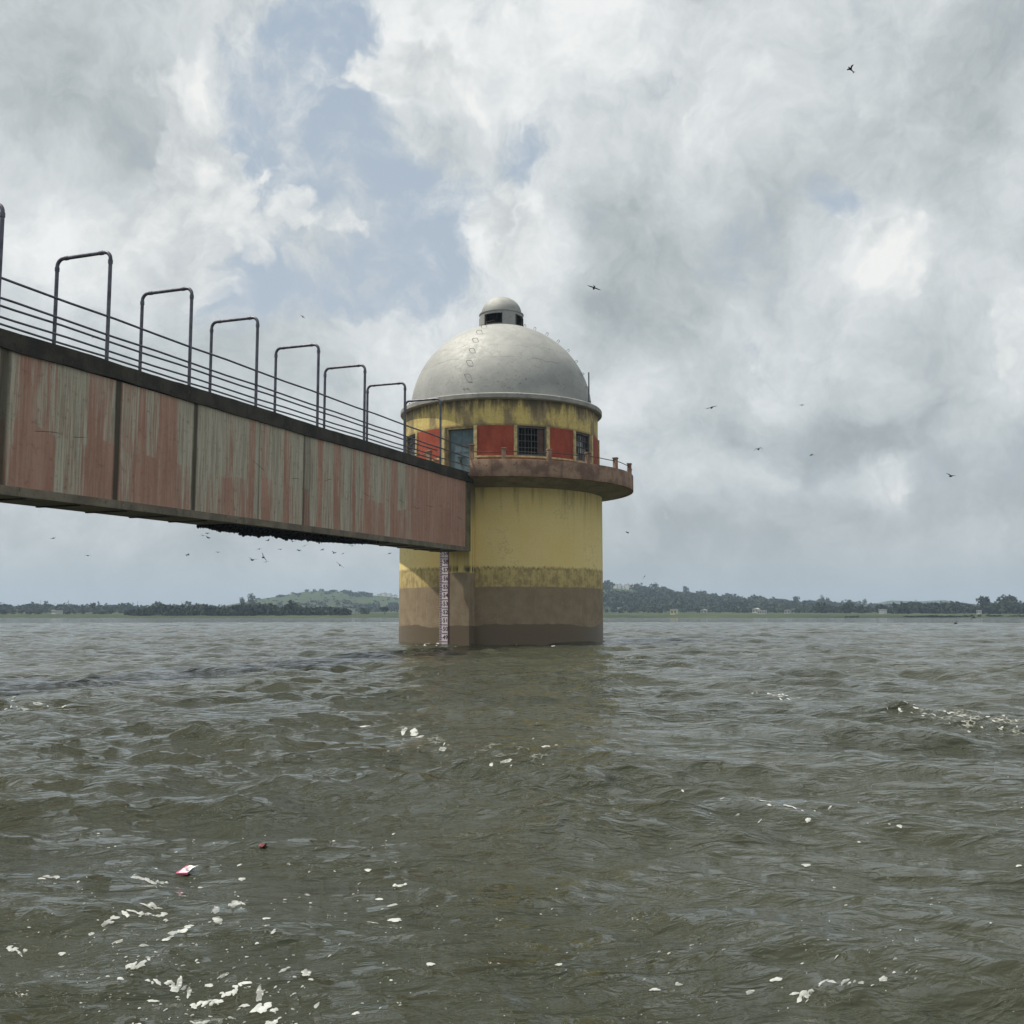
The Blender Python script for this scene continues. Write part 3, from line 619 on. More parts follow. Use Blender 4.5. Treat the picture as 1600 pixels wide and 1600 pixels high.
for a in (('house', 'white two level house at the end of the shore wood', 'house', 549, 951.5, None, 430, 3.4, 3, 2, 3, WHT, None, None),
          ('hut', 'cream pump hut standing alone on the green shore', 'hut', 1051, 952.5, None, 420, 2.6, 2.6, 1, 2, CRM, None, None),
          ('house', 'long white house half hidden in trees at the far left', 'house', 96, 955, None, 450, 4.6, 3, 1, 4, WHT, None, None),
          ('house', 'small white shed on the meadow under the ridge', 'house', 966.5, 950, None, 600, 2.0, 2, 1, 1, WHT, None, None),
          ('house', 'white house with gable right of the cream hut', 'house', 1097, 954.5, None, 480, 2.8, 2.4, 1, 2, WHT, None, 'pitched'),
          ('house', 'bright roofed house below the ridge trees', 'house', 1178, 952, None, 520, 3.0, 2.4, 1, 2, WHT, None, 'pitched'),
          ('house', 'low white wall like shed in front of the bright roofed house', 'house', 1187, 957.5, None, 440, 3.8, 1.4, 1, 4, WHT, None, None),
          ('house', 'grey long shed before the dark bushes of the plain', 'house', 1227, 955.5, None, 470, 2.6, 2, 1, 2, GRW, None, None),
          ('house', 'white villa among the dark trees of the plain', 'house', 1374, 953, None, 455, 2.8, 2.4, 2, 3, WHT, None, None),
          ('house', 'pale shed under the big dome shaped trees', 'house', 1523, 956, None, 450, 1.8, 1.6, 1, 2, WHT, None, None)): facade(*a)
for px, yt, lab in ((69.5, 938, 'leftmost thin lattice mast above the far treeline'), (92, 942, 'short thin mast between two taller ones'), (113, 937, 'tallest thin mast of the left horizon'),
                    (220, 939, 'lone thin mast above the dip in the treeline'), (288, 939, 'thin mast over the dark shore wood')):
    Y = 780; X = (px - 800) / (FOC * CP) * Y; H = (HORIZON - yt) / FOC * Y + CAM_H
    root = empty('lattice_mast', (X, Y, 0)); tag(root, lab, 'mast', 'thin masts on the left horizon')
    m = MB(); m.tube([(0, 0, 0), (0, 0, H)], [0.32, 0.10], 5); m.build('pole', GRW, root)
    m = MB()
    for q in (0.96, 0.90): m.tube([(-0.55, 0, H * q), (0.55, 0, H * q)], 0.07, 4)
    m.build('cross_arm', GRW, root)

# ------------------------------------------------------------------ intake tower
tw = empty('intake_tower', (TC.x, TC.y, 0)); tag(tw, 'round yellow intake tower with silver dome standing in the lake', 'tower')
R0 = 5.43; FB = -20.12                                     # shaft radius; bearing of the bridge from the axis
m = MB(); m.lathe([(R0, -3.0), (R0, 0.5), (R0, 2.0), (R0, 4.0), (R0, 6.0), (R0, 7.62)], 128); m.build('shaft', SHAFT, tw, True)
Mb = Matrix.Rotation(R_(FB), 4, 'Z')                       # local -Y becomes the bearing of the bridge
m = MB(); m.box((0, -5.75, 2.4), (1.38, 0.70, 10.8), Mb); m.build('pilaster', PIL, tw, bevel=0.03)
# gallery: tapering slab, open where the bridge comes in
RG = 7.1; G0, G1 = FB + 8.5, FB + 351.5
m = MB(); m.lathe([(R0 - 0.05, 7.60), (RG - 0.02, 8.0), (RG - 0.02, 8.10), (R0 - 0.3, 8.10)], 128); m.build('gallery_slab', SOFF, tw, True, autosmooth=0.5)
m = MB(); m.arc(RG - 0.22, RG, 7.93, 8.75, G0, G1, 130); m.build('parapet', GALL, tw, True, autosmooth=0.6, bevel=0.025)
post_angles = [G0 + 0.6] + [1.6 + 18.1 * k for k in range(0, 18)] + [G1 - 0.6 - 360]
gp = []
for a in post_angles:
    if a > 180: a -= 360
    if abs(a - FB) < 8: continue
    M = Matrix.Rotation(R_(a), 4, 'Z'); q = MB(); tall = 9.42 if abs(a - G0) < 2 else 9.24
    q.box((0, -(RG - 0.11), (8.74 + tall) / 2), (0.20, 0.20, tall - 8.74), M); q.box((0, -(RG - 0.11), tall + 0.03), (0.25, 0.25, 0.07), M)
    q.build('gallery_post', GALL, tw, bevel=0.02); gp.append(a)
for zz in (9.12,):
    m = MB(); N = 150
    m.tube([((RG - 0.11) * math.sin(R_(a)), -(RG - 0.11) * math.cos(R_(a)), zz + 0.012 * math.sin(a * 0.35)) for a in np.linspace(G0 + 0.6, G1 - 0.6, N)], 0.022, 6); m.build('gallery_rail', RUST, tw, True)
# drum: plinth, ledge, bays
ZS, ZT = 9.12, 10.72
DOOR_A, DOOR_B = -33.0, -13.8
m = MB(); m.arc(4.98, 5.20, 8.10, ZS, DOOR_B, DOOR_A + 360, 110); m.build('plinth', BASE, tw, True, autosmooth=0.6)
m = MB(); m.arc(4.95, 5.34, ZS, ZS + 0.09, DOOR_B, DOOR_A + 360, 110); m.build('ledge', SILL, tw, True, autosmooth=0.6)
bounds = [-13.4, 8.2, 26.8, 45.2, 63.8, 82.2, 102.8, 123.4, 144.0, 164.6, 184.8, 205.2, 225.6, 246.0, 266.0, 286.0, 305.2, 327.4]
kinds = ['r', 'w'] * 8 + ['r']
for a in bounds:
    M = Matrix.Rotation(R_(a), 4, 'Z'); q = MB(); q.box((0, -5.20, (ZS + 0.09 + ZT) / 2 - (0.5 if a in (-13.4, 327.4) else 0)), (0.17, 0.24, ZT - ZS - 0.09 + (1.0 if a in (-13.4, 327.4) else 0)), M); q.build('mullion', MULL, tw, bevel=0.01)
for i, kd in enumerate(kinds):
    a0, a1 = bounds[i], bounds[i + 1]; e = 0.95
    if kd == 'r':
        q = MB(); q.arc(5.02, 5.26, ZS + 0.09, ZT, a0 + e, a1 - e); q.build('red_panel', RED, tw, True, autosmooth=0.6)
    else:
        fr = MB(); fr.arc(5.06, 5.17, ZS + 0.09, ZS + 0.20, a0 + e, a1 - e); fr.arc(5.06, 5.17, ZT - 0.10, ZT, a0 + e, a1 - e)
        for q in (a0 + e, a1 - e - 0.9): fr.arc(5.06, 5.17, ZS + 0.20, ZT - 0.10, q, q + 0.9)
        w = fr.build('window', GRILLE, tw)
        g = MB(); w0, w1 = a0 + 2.0, a1 - 2.0; big = i == 1
        wa1 = w1 - (3.6 if big else 0.0)
        nb = 6
        for k in range(nb + 1):
            aa = w0 + (wa1 - w0) * k / nb; wd = 0.30 if k % 2 == 0 else 0.12
            g.arc(5.10, 5.14, ZS + 0.2, ZT - 0.1, aa - wd / 2, aa + wd / 2, 1)
        for k in range(1, 4): zz = ZS + 0.2 + (ZT - ZS - 0.3) * k / 4; g.arc(5.105, 5.135, zz - 0.014, zz + 0.014, w0, wa1)
        g.build('grille', GRILLE, w)
        if big:
            g = MB(); g.arc(5.04, 5.07, ZS + 0.2, ZT - 0.1, wa1 + 0.2, w1); g.build('shutter', BROWN, w)
        else:
            rg = random.Random(i)
            g = MB(); gd = MB(); gb = MB()
            for a in range(3):
                for c in range(4):
                    p0, p1 = w0 + (w1 - w0) * a / 3 + 0.15, w0 + (w1 - w0) * (a + 1) / 3 - 0.15; z0, z1 = ZS + 0.2 + (ZT - ZS - 0.3) * c / 4 + .02, ZS + 0.2 + (ZT - ZS - 0.3) * (c + 1) / 4 - .02
                    r = rg.random(); (g if r < 0.38 else gb if r < 0.66 else gd).arc(5.03, 5.045, z0, z1, p0, p1, 2)
            for mb_, nm_, mt_ in ((g, 'milky_pane', MILKY), (gd, 'dark_pane', GLASS), (gb, 'board', BROWN)):
                if mb_.v: mb_.build(nm_, mt_, w)
# door facing the bridge
jb = MB(); jb.arc(4.9, 5.22, 8.10, ZT, -32.6, -29.8); jb.arc(4.9, 5.22, ZT - 0.12, ZT, -29.8, -14.3); jb.build('door_jamb', plain('stained_jamb', (0.20, 0.15, 0.08), 0.85, var=0.4), tw)
dr = MB(); dr.arc(5.0, 5.06, 8.12, ZT - 0.13, -29.6, -22.2); dr.arc(5.0, 5.06, 8.12, ZT - 0.13, -22.0, -14.5); dob = dr.build('door', DOOR, tw)
hd = MB(); hd.arc(5.07, 5.11, 9.18, 9.22, -24.6, -19.8); hd.box((0, -5.09, 9.0), (0.05, 0.06, 0.2), Matrix.Rotation(R_(-22.8), 4, 'Z')); hd.build('bolt', RUST, dob)
st = MB()
for a, b_ in ((-29.6, -22.2), (-22.0, -14.5)):
    for zz in (8.35, 9.45, 10.3): st.arc(5.06, 5.075, zz, zz + 0.10, a + .5, b_ - .5)
st.build('door_rail', DOOR, dob)
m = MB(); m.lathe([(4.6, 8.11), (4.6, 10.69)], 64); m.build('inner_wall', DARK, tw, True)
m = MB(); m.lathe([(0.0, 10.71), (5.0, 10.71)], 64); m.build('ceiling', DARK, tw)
# frieze, cornice, dome
m = MB(); m.lathe([(4.9, 10.72), (5.23, 10.72), (5.23, 11.3), (5.23, 12.03)], 128); m.build('frieze', BAND, tw, True, autosmooth=0.5)
m = MB(); m.lathe([(5.15, 12.01), (5.43, 12.05), (5.46, 12.08), (5.46, 12.27), (5.42, 12.32), (4.7, 12.35)], 128); m.build('cornice', CORN, tw, True, autosmooth=0.4)
ZD, RD = 12.28, 4.92
m = MB(); m.lathe([(RD * math.cos(R_(a)), ZD + RD * math.sin(R_(a)) * 0.985) for a in np.linspace(0, 77, 40)], 128); m.build('dome', DOME, tw, True)
# cupola with four openings
RC = 1.19; ZC0, ZC1 = 16.70, 17.76
cu = MB()
for k in range(4):
    c = FB - 3.0 + 90 * k
    cu.arc(RC - 0.10, RC, ZC0, ZC1, c + 26, c + 64, 10)
    cu.arc(RC - 0.10, RC, ZC1 - 0.14, ZC1, c - 26, c + 26, 12); cu.arc(RC - 0.10, RC, ZC0, ZC0 + 0.33, c - 26, c + 26, 12)
cup = cu.build('cupola', DOME, tw, True, autosmooth=0.5)
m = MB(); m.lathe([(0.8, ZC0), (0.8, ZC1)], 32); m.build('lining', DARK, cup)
fm = MB()
for k in range(4):
    c = FB - 3.0 + 90 * k
    fm.arc(RC - 0.08, RC + 0.02, ZC0 + 0.33, ZC1 - 0.14, c - 26, c - 23, 1); fm.arc(RC - 0.08, RC + 0.02, ZC0 + 0.33, ZC1 - 0.14, c + 24.5, c + 26, 1)
    fm.arc(RC - 0.06, RC + 0.015, ZC0 + 0.33, ZC0 + 0.37, c - 23, c + 24.5, 8)
fm.build('opening_frame', RUST, cup)
m = MB(); m.lathe([(RC - 0.1, ZC1 - 0.01), (RC + 0.035, ZC1), (RC + 0.035, ZC1 + 0.05), (RC - 0.06, ZC1 + 0.07)] + [((RC - 0.08) * math.cos(R_(a)), ZC1 + 0.07 + 0.97 * math.sin(R_(a))) for a in np.linspace(0, 90, 18)], 64); m.build('cupola_cap', DOME, tw, True, autosmooth=0.6)
# climbing rungs up the dome
def rung(az_, el_):
    n = Vector((math.sin(R_(az_)) * math.cos(R_(el_)), -math.cos(R_(az_)) * math.cos(R_(el_)), math.sin(R_(el_))))
    p = Vector((0, 0, ZD)) + n * RD; tx = Vector((math.cos(R_(az_)), math.sin(R_(az_)), 0)); w, hgt = 0.14, 0.13
    q = MB(); q.tube([p - tx * w - n * 0.03, p - tx * w + n * hgt * 0.7, p - tx * w * 0.7 + n * hgt, p + tx * w * 0.7 + n * hgt, p + tx * w + n * hgt * 0.7, p + tx * w - n * 0.03], 0.011, 6)
    q.build('rung', RUST, tw, True)
for k, e_ in enumerate((4, 13, 22, 31, 40, 49, 58, 67, 74)): rung(FB, e_); rung(FB + 90, e_)
for a, r_, h_ in ((FB + 85.5, 5.08, 1.75), (FB - 70, 5.0, 0.55)):
    x, y = r_ * math.sin(R_(a)), -r_ * math.cos(R_(a)); q = MB(); q.tube([(x, y, 12.2), (x, y, 12.35 + h_)], 0.035, 6); q.build('lightning_rod', PIPE, tw)

# ------------------------------------------------------------------ gauge board on the pilaster
gb = empty('gauge_board', (0, 0, 0)); tag(gb, 'tall white water level gauge board numbered 49 to 59 on the tower foot', 'gauge')
gb.location = (TC.x, TC.y, 0); gb.rotation_euler = (0, 0, R_(FB))
GX0, GX1, GY = -0.86, -0.42, -6.122
zt = lambda v: 0.14 + (v - 49) * 0.402                      # height of the foot line of each numbered span
m = MB(); m.box(((GX0 + GX1) / 2, GY + 0.02, 2.15), (GX1 - GX0, 0.05, 4.9)); m.build('board', GAUGEW, gb, bevel=0.006)
m = MB(); m.box((GX1 + 0.011, GY + 0.018, 2.15), (0.020, 0.05, 4.9)); m.build('edge_strip', GAUGEP, gb)
m = MB()
for v in range(48, 60):
    z0 = zt(v)
    if z0 > 0: m.box(((GX0 + GX1) / 2 + 0.06, GY - 0.009, z0), (GX1 - GX0 - 0.13, 0.006, 0.026))
    for k in range(10):
        zz = z0 + 0.402 * (k + 0.5) / 10
        if zz > 0.0 and zz < 4.55 and k % 2 == 0: m.box((GX0 + (0.06 if k != 4 else 0.08), GY - 0.009, zz), (0.12 if k != 4 else 0.16, 0.006, 0.032))
m.build('tick_marks', GAUGEK, gb)
def lettering(txt, size, name, mat, parent, loc, rot):
    cu_ = bpy.data.curves.new(name, 'FONT'); cu_.body = txt; cu_.size = size; cu_.align_x = 'CENTER'; cu_.align_y = 'CENTER'; cu_.extrude = 0.003; cu_.offset = size * 0.008
    tmp = bpy.data.objects.new('tmp', cu_); COL.objects.link(tmp)
    dg = bpy.context.evaluated_depsgraph_get(); me = bpy.data.meshes.new_from_object(tmp.evaluated_get(dg))
    bpy.data.objects.remove(tmp); me.materials.append(mat)
    o = bpy.data.objects.new(name, me); COL.objects.link(o); o.parent = parent; o.location = loc; o.rotation_euler = rot; return o
for v in range(49, 60): lettering(str(v), 0.27, 'numeral', GAUGEK, gb, ((GX0 + GX1) / 2 + 0.10, GY - 0.009, zt(v) + 0.20), (math.pi / 2, 0, 0))

# ------------------------------------------------------------------ footbridge
BE = TC - U * 7.13                                          # end of the painted girder; local +X runs along the bridge to the tower
br = empty('footbridge', (BE.x, BE.y, 0), math.atan2(U.y, U.x)); tag(br, 'concrete footbridge with peeling pink sides leading to the yellow tower', 'bridge')
SLP = 0.009
def face_s(px):                                             # where a photo column meets the near side of the bridge
    r = ray(px, 700); k = RT.dot(BE) + 0.895; tt = k / RT.dot(r); p = r * tt; return (p - BE).dot(U)
for px, g in ((-60, .3), (0, .9), (14, .22), (82, .78), (132, .20), (186, .55), (212, .24), (274, .85), (316, .80), (352, .38), (362, .74), (386, .40), (398, .88), (408, .2), (417, .90), (443, .2), (451, .85), (495, .22),
              (504, .80), (522, .18), (531, .85), (549, .22), (556, .80), (568, .14), (579, .68), (594, .24), (602, .72), (611, .18), (620, .70), (634, .45), (642, .08)): BANDS.append((face_s(px), g))
XL = -62.0
def zs(z, x): return z + SLP * x
def sbox(mb, x0, x1, y0, y1, z0, z1, n=1):
    for i in range(n):
        a, b_ = x0 + (x1 - x0) * i / n, x0 + (x1 - x0) * (i + 1) / n
        vs = [(x, y, zs(z, x)) for x in (a, b_) for y in (y0, y1) for z in (z0, z1)]
        mb.add(vs, [(0, 1, 3, 2), (4, 6, 7, 5), (0, 4, 5, 1), (2, 3, 7, 6), (0, 2, 6, 4), (1, 5, 7, 3)])
YR, YL = -0.895, 0.53
GIRD = material('peeling_pink', m_girder, 0.88, 0.2)
m = MB(); sbox(m, XL, 0.0, YR, YL, 4.60, 7.70); m.build('girder', GIRD, br)
m = MB(); sbox(m, 0.0, 0.72, YR + 0.02, YL, 4.42, 7.70); m.build('end_block', material('streaked_concrete', concrete((0.20, 0.17, 0.10), (0.11, 0.095, 0.06), (0.05, 0.045, 0.03))), br, bevel=0.02)
m = MB(); sbox(m, XL, 0.0, YR - 0.035, YL + 0.03, 4.38, 4.60); m.build('bottom_flange', FLAN, br, bevel=0.015)
x = -0.9
while x > -32:
    m = MB(); sbox(m, x - 0.05, x + 0.05, YR + 0.10, YL - 0.02, 4.35, 4.38); x -= 1.68
    m.build('soffit_rib', KERB, br)
# deck with its dark edge: slightly uneven lower lip
dk = MB(); N = 200
xs = np.linspace(XL, 0.9, N); rg = np.random.default_rng(3)
lo = 7.70 + np.convolve(rg.normal(0, 0.05, N + 8), np.ones(9) / 9, 'valid'); hi = 8.13 + np.convolve(rg.normal(0, 0.03, N + 8), np.ones(9) / 9, 'valid')
vs = []
for i, xx in enumerate(xs):
    vs += [(xx, YR - 0.07, zs(lo[i], xx)), (xx, YR - 0.07, zs(hi[i], xx)), (xx, 0.98, zs(8.13, xx)), (xx, 0.98, zs(7.72, xx))]
fs = [(0, 1, 2, 3), tuple(4 * (N - 1) + k for k in (3, 2, 1, 0))]
for i in range(N - 1):
    for j in range(4): k = (j + 1) % 4; fs.append((4 * i + j, 4 * i + k, 4 * i + 4 + k, 4 * i + 4 + j))
dk.add(vs, fs); dk.build('deck', KERB, br, bevel=0.0)
HN, HF = -0.88, 0.87
def hoop(s, top):
    zb, zt_, rc = zs(8.05, s), zs(8.13, s) + top, 0.20
    pts = [(s, HN, zb), (s, HN, zt_ - rc)]
    for k in range(1, 6): a = k / 6 * math.pi / 2; pts.append((s, HN + rc - rc * math.cos(a), zt_ - rc + rc * math.sin(a)))
    pts += [(s, HN + rc, zt_), (s, HF - rc, zt_)]
    for k in range(1, 6): a = k / 6 * math.pi / 2; pts.append((s, HF - rc + rc * math.sin(a), zt_ - rc + rc * math.cos(a)))
    pts += [(s, HF, zt_ - rc), (s, HF, zb)]
    q = MB(); q.tube(pts, 0.05, 10)
    for zq in (zt_ - rc - 0.12,):
        for yy in (HN, HF): q.tube([(s, yy, zq), (s, yy, zq + 0.10)], 0.062, 10)
    for yy in (HN + rc + 0.10, HF - rc - 0.10): q.tube([(s, yy - 0.05, zt_), (s, yy + 0.05, zt_)], 0.06, 10)
    q.build('railing_hoop', PIPE, br, True, autosmooth=0.8)
for k, s in enumerate([-27.20, -23.75, -20.45, -17.15, -13.42, -10.0, -6.52, -2.9, -30.7, -34.1, -37.5, -40.9, -44.3, -47.7]):
    hoop(s, 3.0 + 0.0045 * s)
for yy, rz in ((HN, ((1.34, 0.032), (0.875, 0.030), (0.455, 0.028))), (HF, ((1.34, 0.032), (0.875, 0.030), (0.455, 0.028)))):
    for zo, rd in rz:
        q = MB(); nn = 40; xe = 0.55
        q.tube([(x_, yy, 8.0 + 0.011 * x_ + zo + 0.012 * math.sin(x_ * 1.3 + zo * 5)) for x_ in np.linspace(XL, xe, nn)], rd, 8); q.build('handrail', PIPE, br, True)

# clumps hanging under the bridge
nm = MB(); rg = random.Random(4); TEETH = [0.45 + 0.75 * rg.random() ** 1.5 for _ in range(97)]
for i in range(2600):
    s = rg.uniform(-18.0, -8.4); f = (s + 18.0) / 9.6
    env = min(1, f * 6) * min(1, (1 - f) * 2.2) * (0.65 + 0.35 * math.sin(s * 1.9) * math.sin(s * 0.83 + 1))
    env *= TEETH[int((s + 18.0) / 0.13) % 97]
    yy = rg.uniform(-0.70, 0.55); dep = rg.random() ** 0.8 * 0.19 * max(0.05, env) * (0.55 + 0.5 * (yy + 0.7) / 1.25)
    nm.blob((s, yy, zs(4.36, s) - dep), rg.uniform(0.03, 0.062), seed=i, sub=1, jit=0.35, sq=(1, 1, 1.3))
o = nm.build('nest_mass', plain('dark_nests', (0.014, 0.012, 0.011), 0.95, 0.1), None)
o.matrix_world = Matrix.Translation((BE.x, BE.y, 0)) @ Matrix.Rotation(math.atan2(U.y, U.x), 4, 'Z')
tag(o, 'ragged black mass of clumps hanging under the footbridge', kind='stuff')

# ------------------------------------------------------------------ birds
def bird(px, py, span_px, yaw, roll, pitch, d1, d2, sweep, label):
    """one body with two bent wings; d1, d2: lift of inner and outer wing"""
    span = 0.36; dist = min(75.0, max(18.0, span * FOC / span_px))
    if py > 960: dist = min(dist, 0.8 * CAM_H * FOC / (py - 956)) if py > 966 else dist
    mb = MB(); prof_ = [(-0.17, 0.004), (-0.10, 0.020), (-0.02, 0.034), (0.05, 0.032), (0.09, 0.024), (0.115, 0.020), (0.135, 0.010), (0.15, 0.003)]
    mb.tube([(x_, 0, 0) for x_, r in prof_], [r for x_, r in prof_], 8)
    for sgn in (-1, 1):
        L1, L2 = 0.085, 0.115; c1, s1, c2, s2 = math.cos(d1), math.sin(d1), math.cos(d2), math.sin(d2)
        root = Vector((0.03, sgn * 0.015, 0.012)); wr = root + Vector((0.03, sgn * L1 * c1, L1 * s1)); tip = wr + Vector((-sweep, sgn * L2 * c2, L2 * s2))
        mid = wr + (tip - wr) * 0.5
        ch = [(root, 0.085), (wr, 0.075), (mid, 0.052), (tip, 0.006)]; vs = []
        for p, c in ch: vs += [p + Vector((0.0, 0, 0.004)), p + Vector((-c, 0, 0.002)), p + Vector((-c, 0, -0.003)), p + Vector((0, 0, -0.006))]
        fs = [(0, 1, 2, 3), (12, 13, 14, 15)]
        for i in range(3):
            for j in range(4): k = (j + 1) % 4; fs.append((4 * i + j, 4 * i + k, 4 * i + 4 + k, 4 * i + 4 + j))
        mb.add(vs, fs)
        mb.add([(-0.13, 0, 0.004), (-0.13, sgn * 0.012, 0), (-0.24, sgn * 0.045, 0.0), (-0.20, 0, 0.004), (-0.13, 0, -0.004), (-0.20, 0, -0.002), (-0.24, sgn * 0.045, -0.003)],
               [(0, 1, 2, 3), (4, 5, 6, 1), (3, 2, 6, 5)])
    o = mb.build('bird', BLACK, None, True, autosmooth=0.9); o.location = at_dist(px, py, dist)
    o.rotation_euler = (R_(roll), R_(pitch), R_(yaw)); tag(o, label, 'bird', 'birds wheeling round the tower and bridge')
UPd, DN, FL = (0.55, 0.15), (0.5, -0.75), (0.08, 0.02)
BIRDS = [
 (317, 837, 8, 100, 10, 0, DN, .05, 'upper left bird of the trio at the left end of the clumps'), (324, 833.5, 6, 80, 0, 0, DN, .05, 'small bird tucked highest among the trio under the clumps'),
 (325, 840, 8, 150, 30, 0, FL, .04, 'lowest of the three birds grouped below the clumps'), (418.5, 844.5, 7, 60, -20, 0, UPd, .04, 'bird just leaving the middle of the clumps'),
 (457, 846, 8, 120, 20, 0, UPd, .05, 'bird fluttering against the lower edge of the clumps'), (293.6, 867, 8, 60, -25, 0, DN, .06, 'arched wing bird furthest left below the clumps'),
 (340.4, 863, 8, 95, 5, 0, DN, .07, 'bird with wings drooped like an open tent, right of the arched one'), (405, 858, 9, 110, -15, 0, DN, .03, 'bird with one long level wing above the pair of larger birds'),
 (438, 858.5, 6, 90, 0, 0, DN, .10, 'small tight winged bird midway along the row below the clumps'), (467, 860, 9, 75, 10, 0, DN, .03, 'bird with hunched flat wings in the row below the clumps'),
 (476, 853, 8, 100, -25, 0, FL, .03, 'level gliding bird close under the clumps'), (504, 859, 8, 70, -20, 0, DN, .05, 'bird banking left towards the end of the row below the clumps'),
 (522, 864, 8, 140, 20, 10, UPd, .02, 'stubby dark bird near the right end of the row'), (536, 865, 8, 110, -30, 0, FL, .03, 'slim bird tilting up, right of the stubby one'),
 (550, 853, 9, 95, 5, 0, FL, .03, 'bird touching the bridge soffit right of the clumps'), (394, 875, 13, 80, 12, 0, UPd, .02, 'large bird gliding with raised wings, lowest of the middle group'),
 (411, 871, 13, 120, 60, 0, UPd, .02, 'large bird banked on edge beside the raised wing glider'), (416, 878, 6, 100, -10, 0, FL, .04, 'tiny bird just below the banked large one'),
 (531, 883, 13, 100, 38, 0, FL, .01, 'bird in a steep diagonal glide low under the bridge'), (609, 865, 7, 75, -10, 0, DN, .03, 'bird flying close left of the yellow shaft'),
 (83, 841, 8, 150, -20, 0, FL, .04, 'bird beneath the near end of the bridge'), (137, 868, 8, 90, 0, 0, FL, .03, 'flat winged bird lower down beneath the near bridge end'),
 (928, 450, 18, 90, 20, 0, FL, .02, 'long winged bird gliding right of the small cupola'), (1112, 637, 15, 90, -15, 0, FL, .02, 'long winged bird gliding level right of the roof rod'),
 (1253, 633, 3, 90, 0, 0, FL, .02, 'faint speck of a bird high over the grey streak of cloud'), (1185, 702, 14, 75, -12, 0, DN, .02, 'bird with bent wings against the grey streak of cloud'),
 (1268, 711, 6, 140, -30, 0, FL, .02, 'tiny bird at the left of the warm lit cloud'), (1486, 744, 13, 95, 14, 0, UPd, .02, 'bird with wings in a shallow V far out on the right'),
 (980, 832, 7, 40, 20, 20, DN, .03, 'compact bird close right of the yellow shaft'), (1007, 901, 8, 90, -65, 0, FL, .02, 'bird on edge low over the ridge beside the shaft'),
 (1329, 108, 13, 215, 25, -20, (0.7, 0.9), .08, 'bird with swept back wings alone high in the sky'), (473, 495, 7, 110, 30, 0, FL, .03, 'small bird high between the bridge hoops and the dome'),
 (145, 949, 8, 100, 30, 0, DN, .04, 'bird skimming in front of the far left treeline'), (278, 977, 8, 110, -25, 0, UPd, .03, 'bird low over the water at the left'),
 (1493, 974, 10, 100, -20, 0, UPd, .04, 'dark bird low over the water at the right'), (1521, 965, 9, 100, -40, 0, FL, .02, 'bird on edge against the marsh at the far right'),
 (148, 527, 8, 100, -15, 0, FL, .03, 'bird passing behind the bridge railing')]
for (px, py, sp, yaw, roll, pitch, (d1, d2), sw, lab) in BIRDS: bird(px, py, sp, yaw, roll, pitch, d1, d2, sw, lab)

# ------------------------------------------------------------------ foam and litter on the water
fm = MB(); frg = np.random.default_rng(21)
def foam_patch(px, py, w, h, rot=0.0, n=None, rough=0.25):
    n = n or int(np.clip(w * 1.1, 7, 30)); th = np.linspace(0, 2 * math.pi, n, endpoint=False)
    rad = 1 + rough * (np.sin(2 * th + frg.uniform(0, 6)) * frg.uniform(.3, 1) + np.sin(3 * th + frg.uniform(0, 6)) * frg.uniform(.2, .9) + 0.5 * np.sin(5 * th + frg.uniform(0, 6)) + 0.35 * frg.normal(0, 1, n))
    rad = np.clip(rad, 0.25, 1.8)
    h = h * 0.62
    ex, ey = w / 2 * rad * np.cos(th), h / 2 * rad * np.sin(th); c, s = math.cos(R_(rot)), math.sin(R_(rot))
    pts = [on_water(px, py)] + [on_water(px + c * a - s * b_, min(1640, py + s * a + c * b_)) for a, b_ in zip(ex, ey)]
    pts = [pts[0]] + [pts[0].lerp(p, 0.7) for p in pts[1:]] + pts[1:]
    X = np.array([p.x for p in pts]); Y = np.array([p.y for p in pts])
    sp = np.hypot(X, Y - OY) * 0.0047
    x, y, z = wave(X, Y, np.maximum(0.016, sp)); z = z + np.concatenate([[0.006], np.full(n, 0.0055), np.full(n, 0.0025)])
    fs = [(0, 1 + i, 1 + (i + 1) % n) for i in range(n)] + [(1 + i, 1 + n + i, 1 + n + (i + 1) % n, 1 + (i + 1) % n) for i in range(n)]
    fm.add(list(zip(x, y, z)), fs)
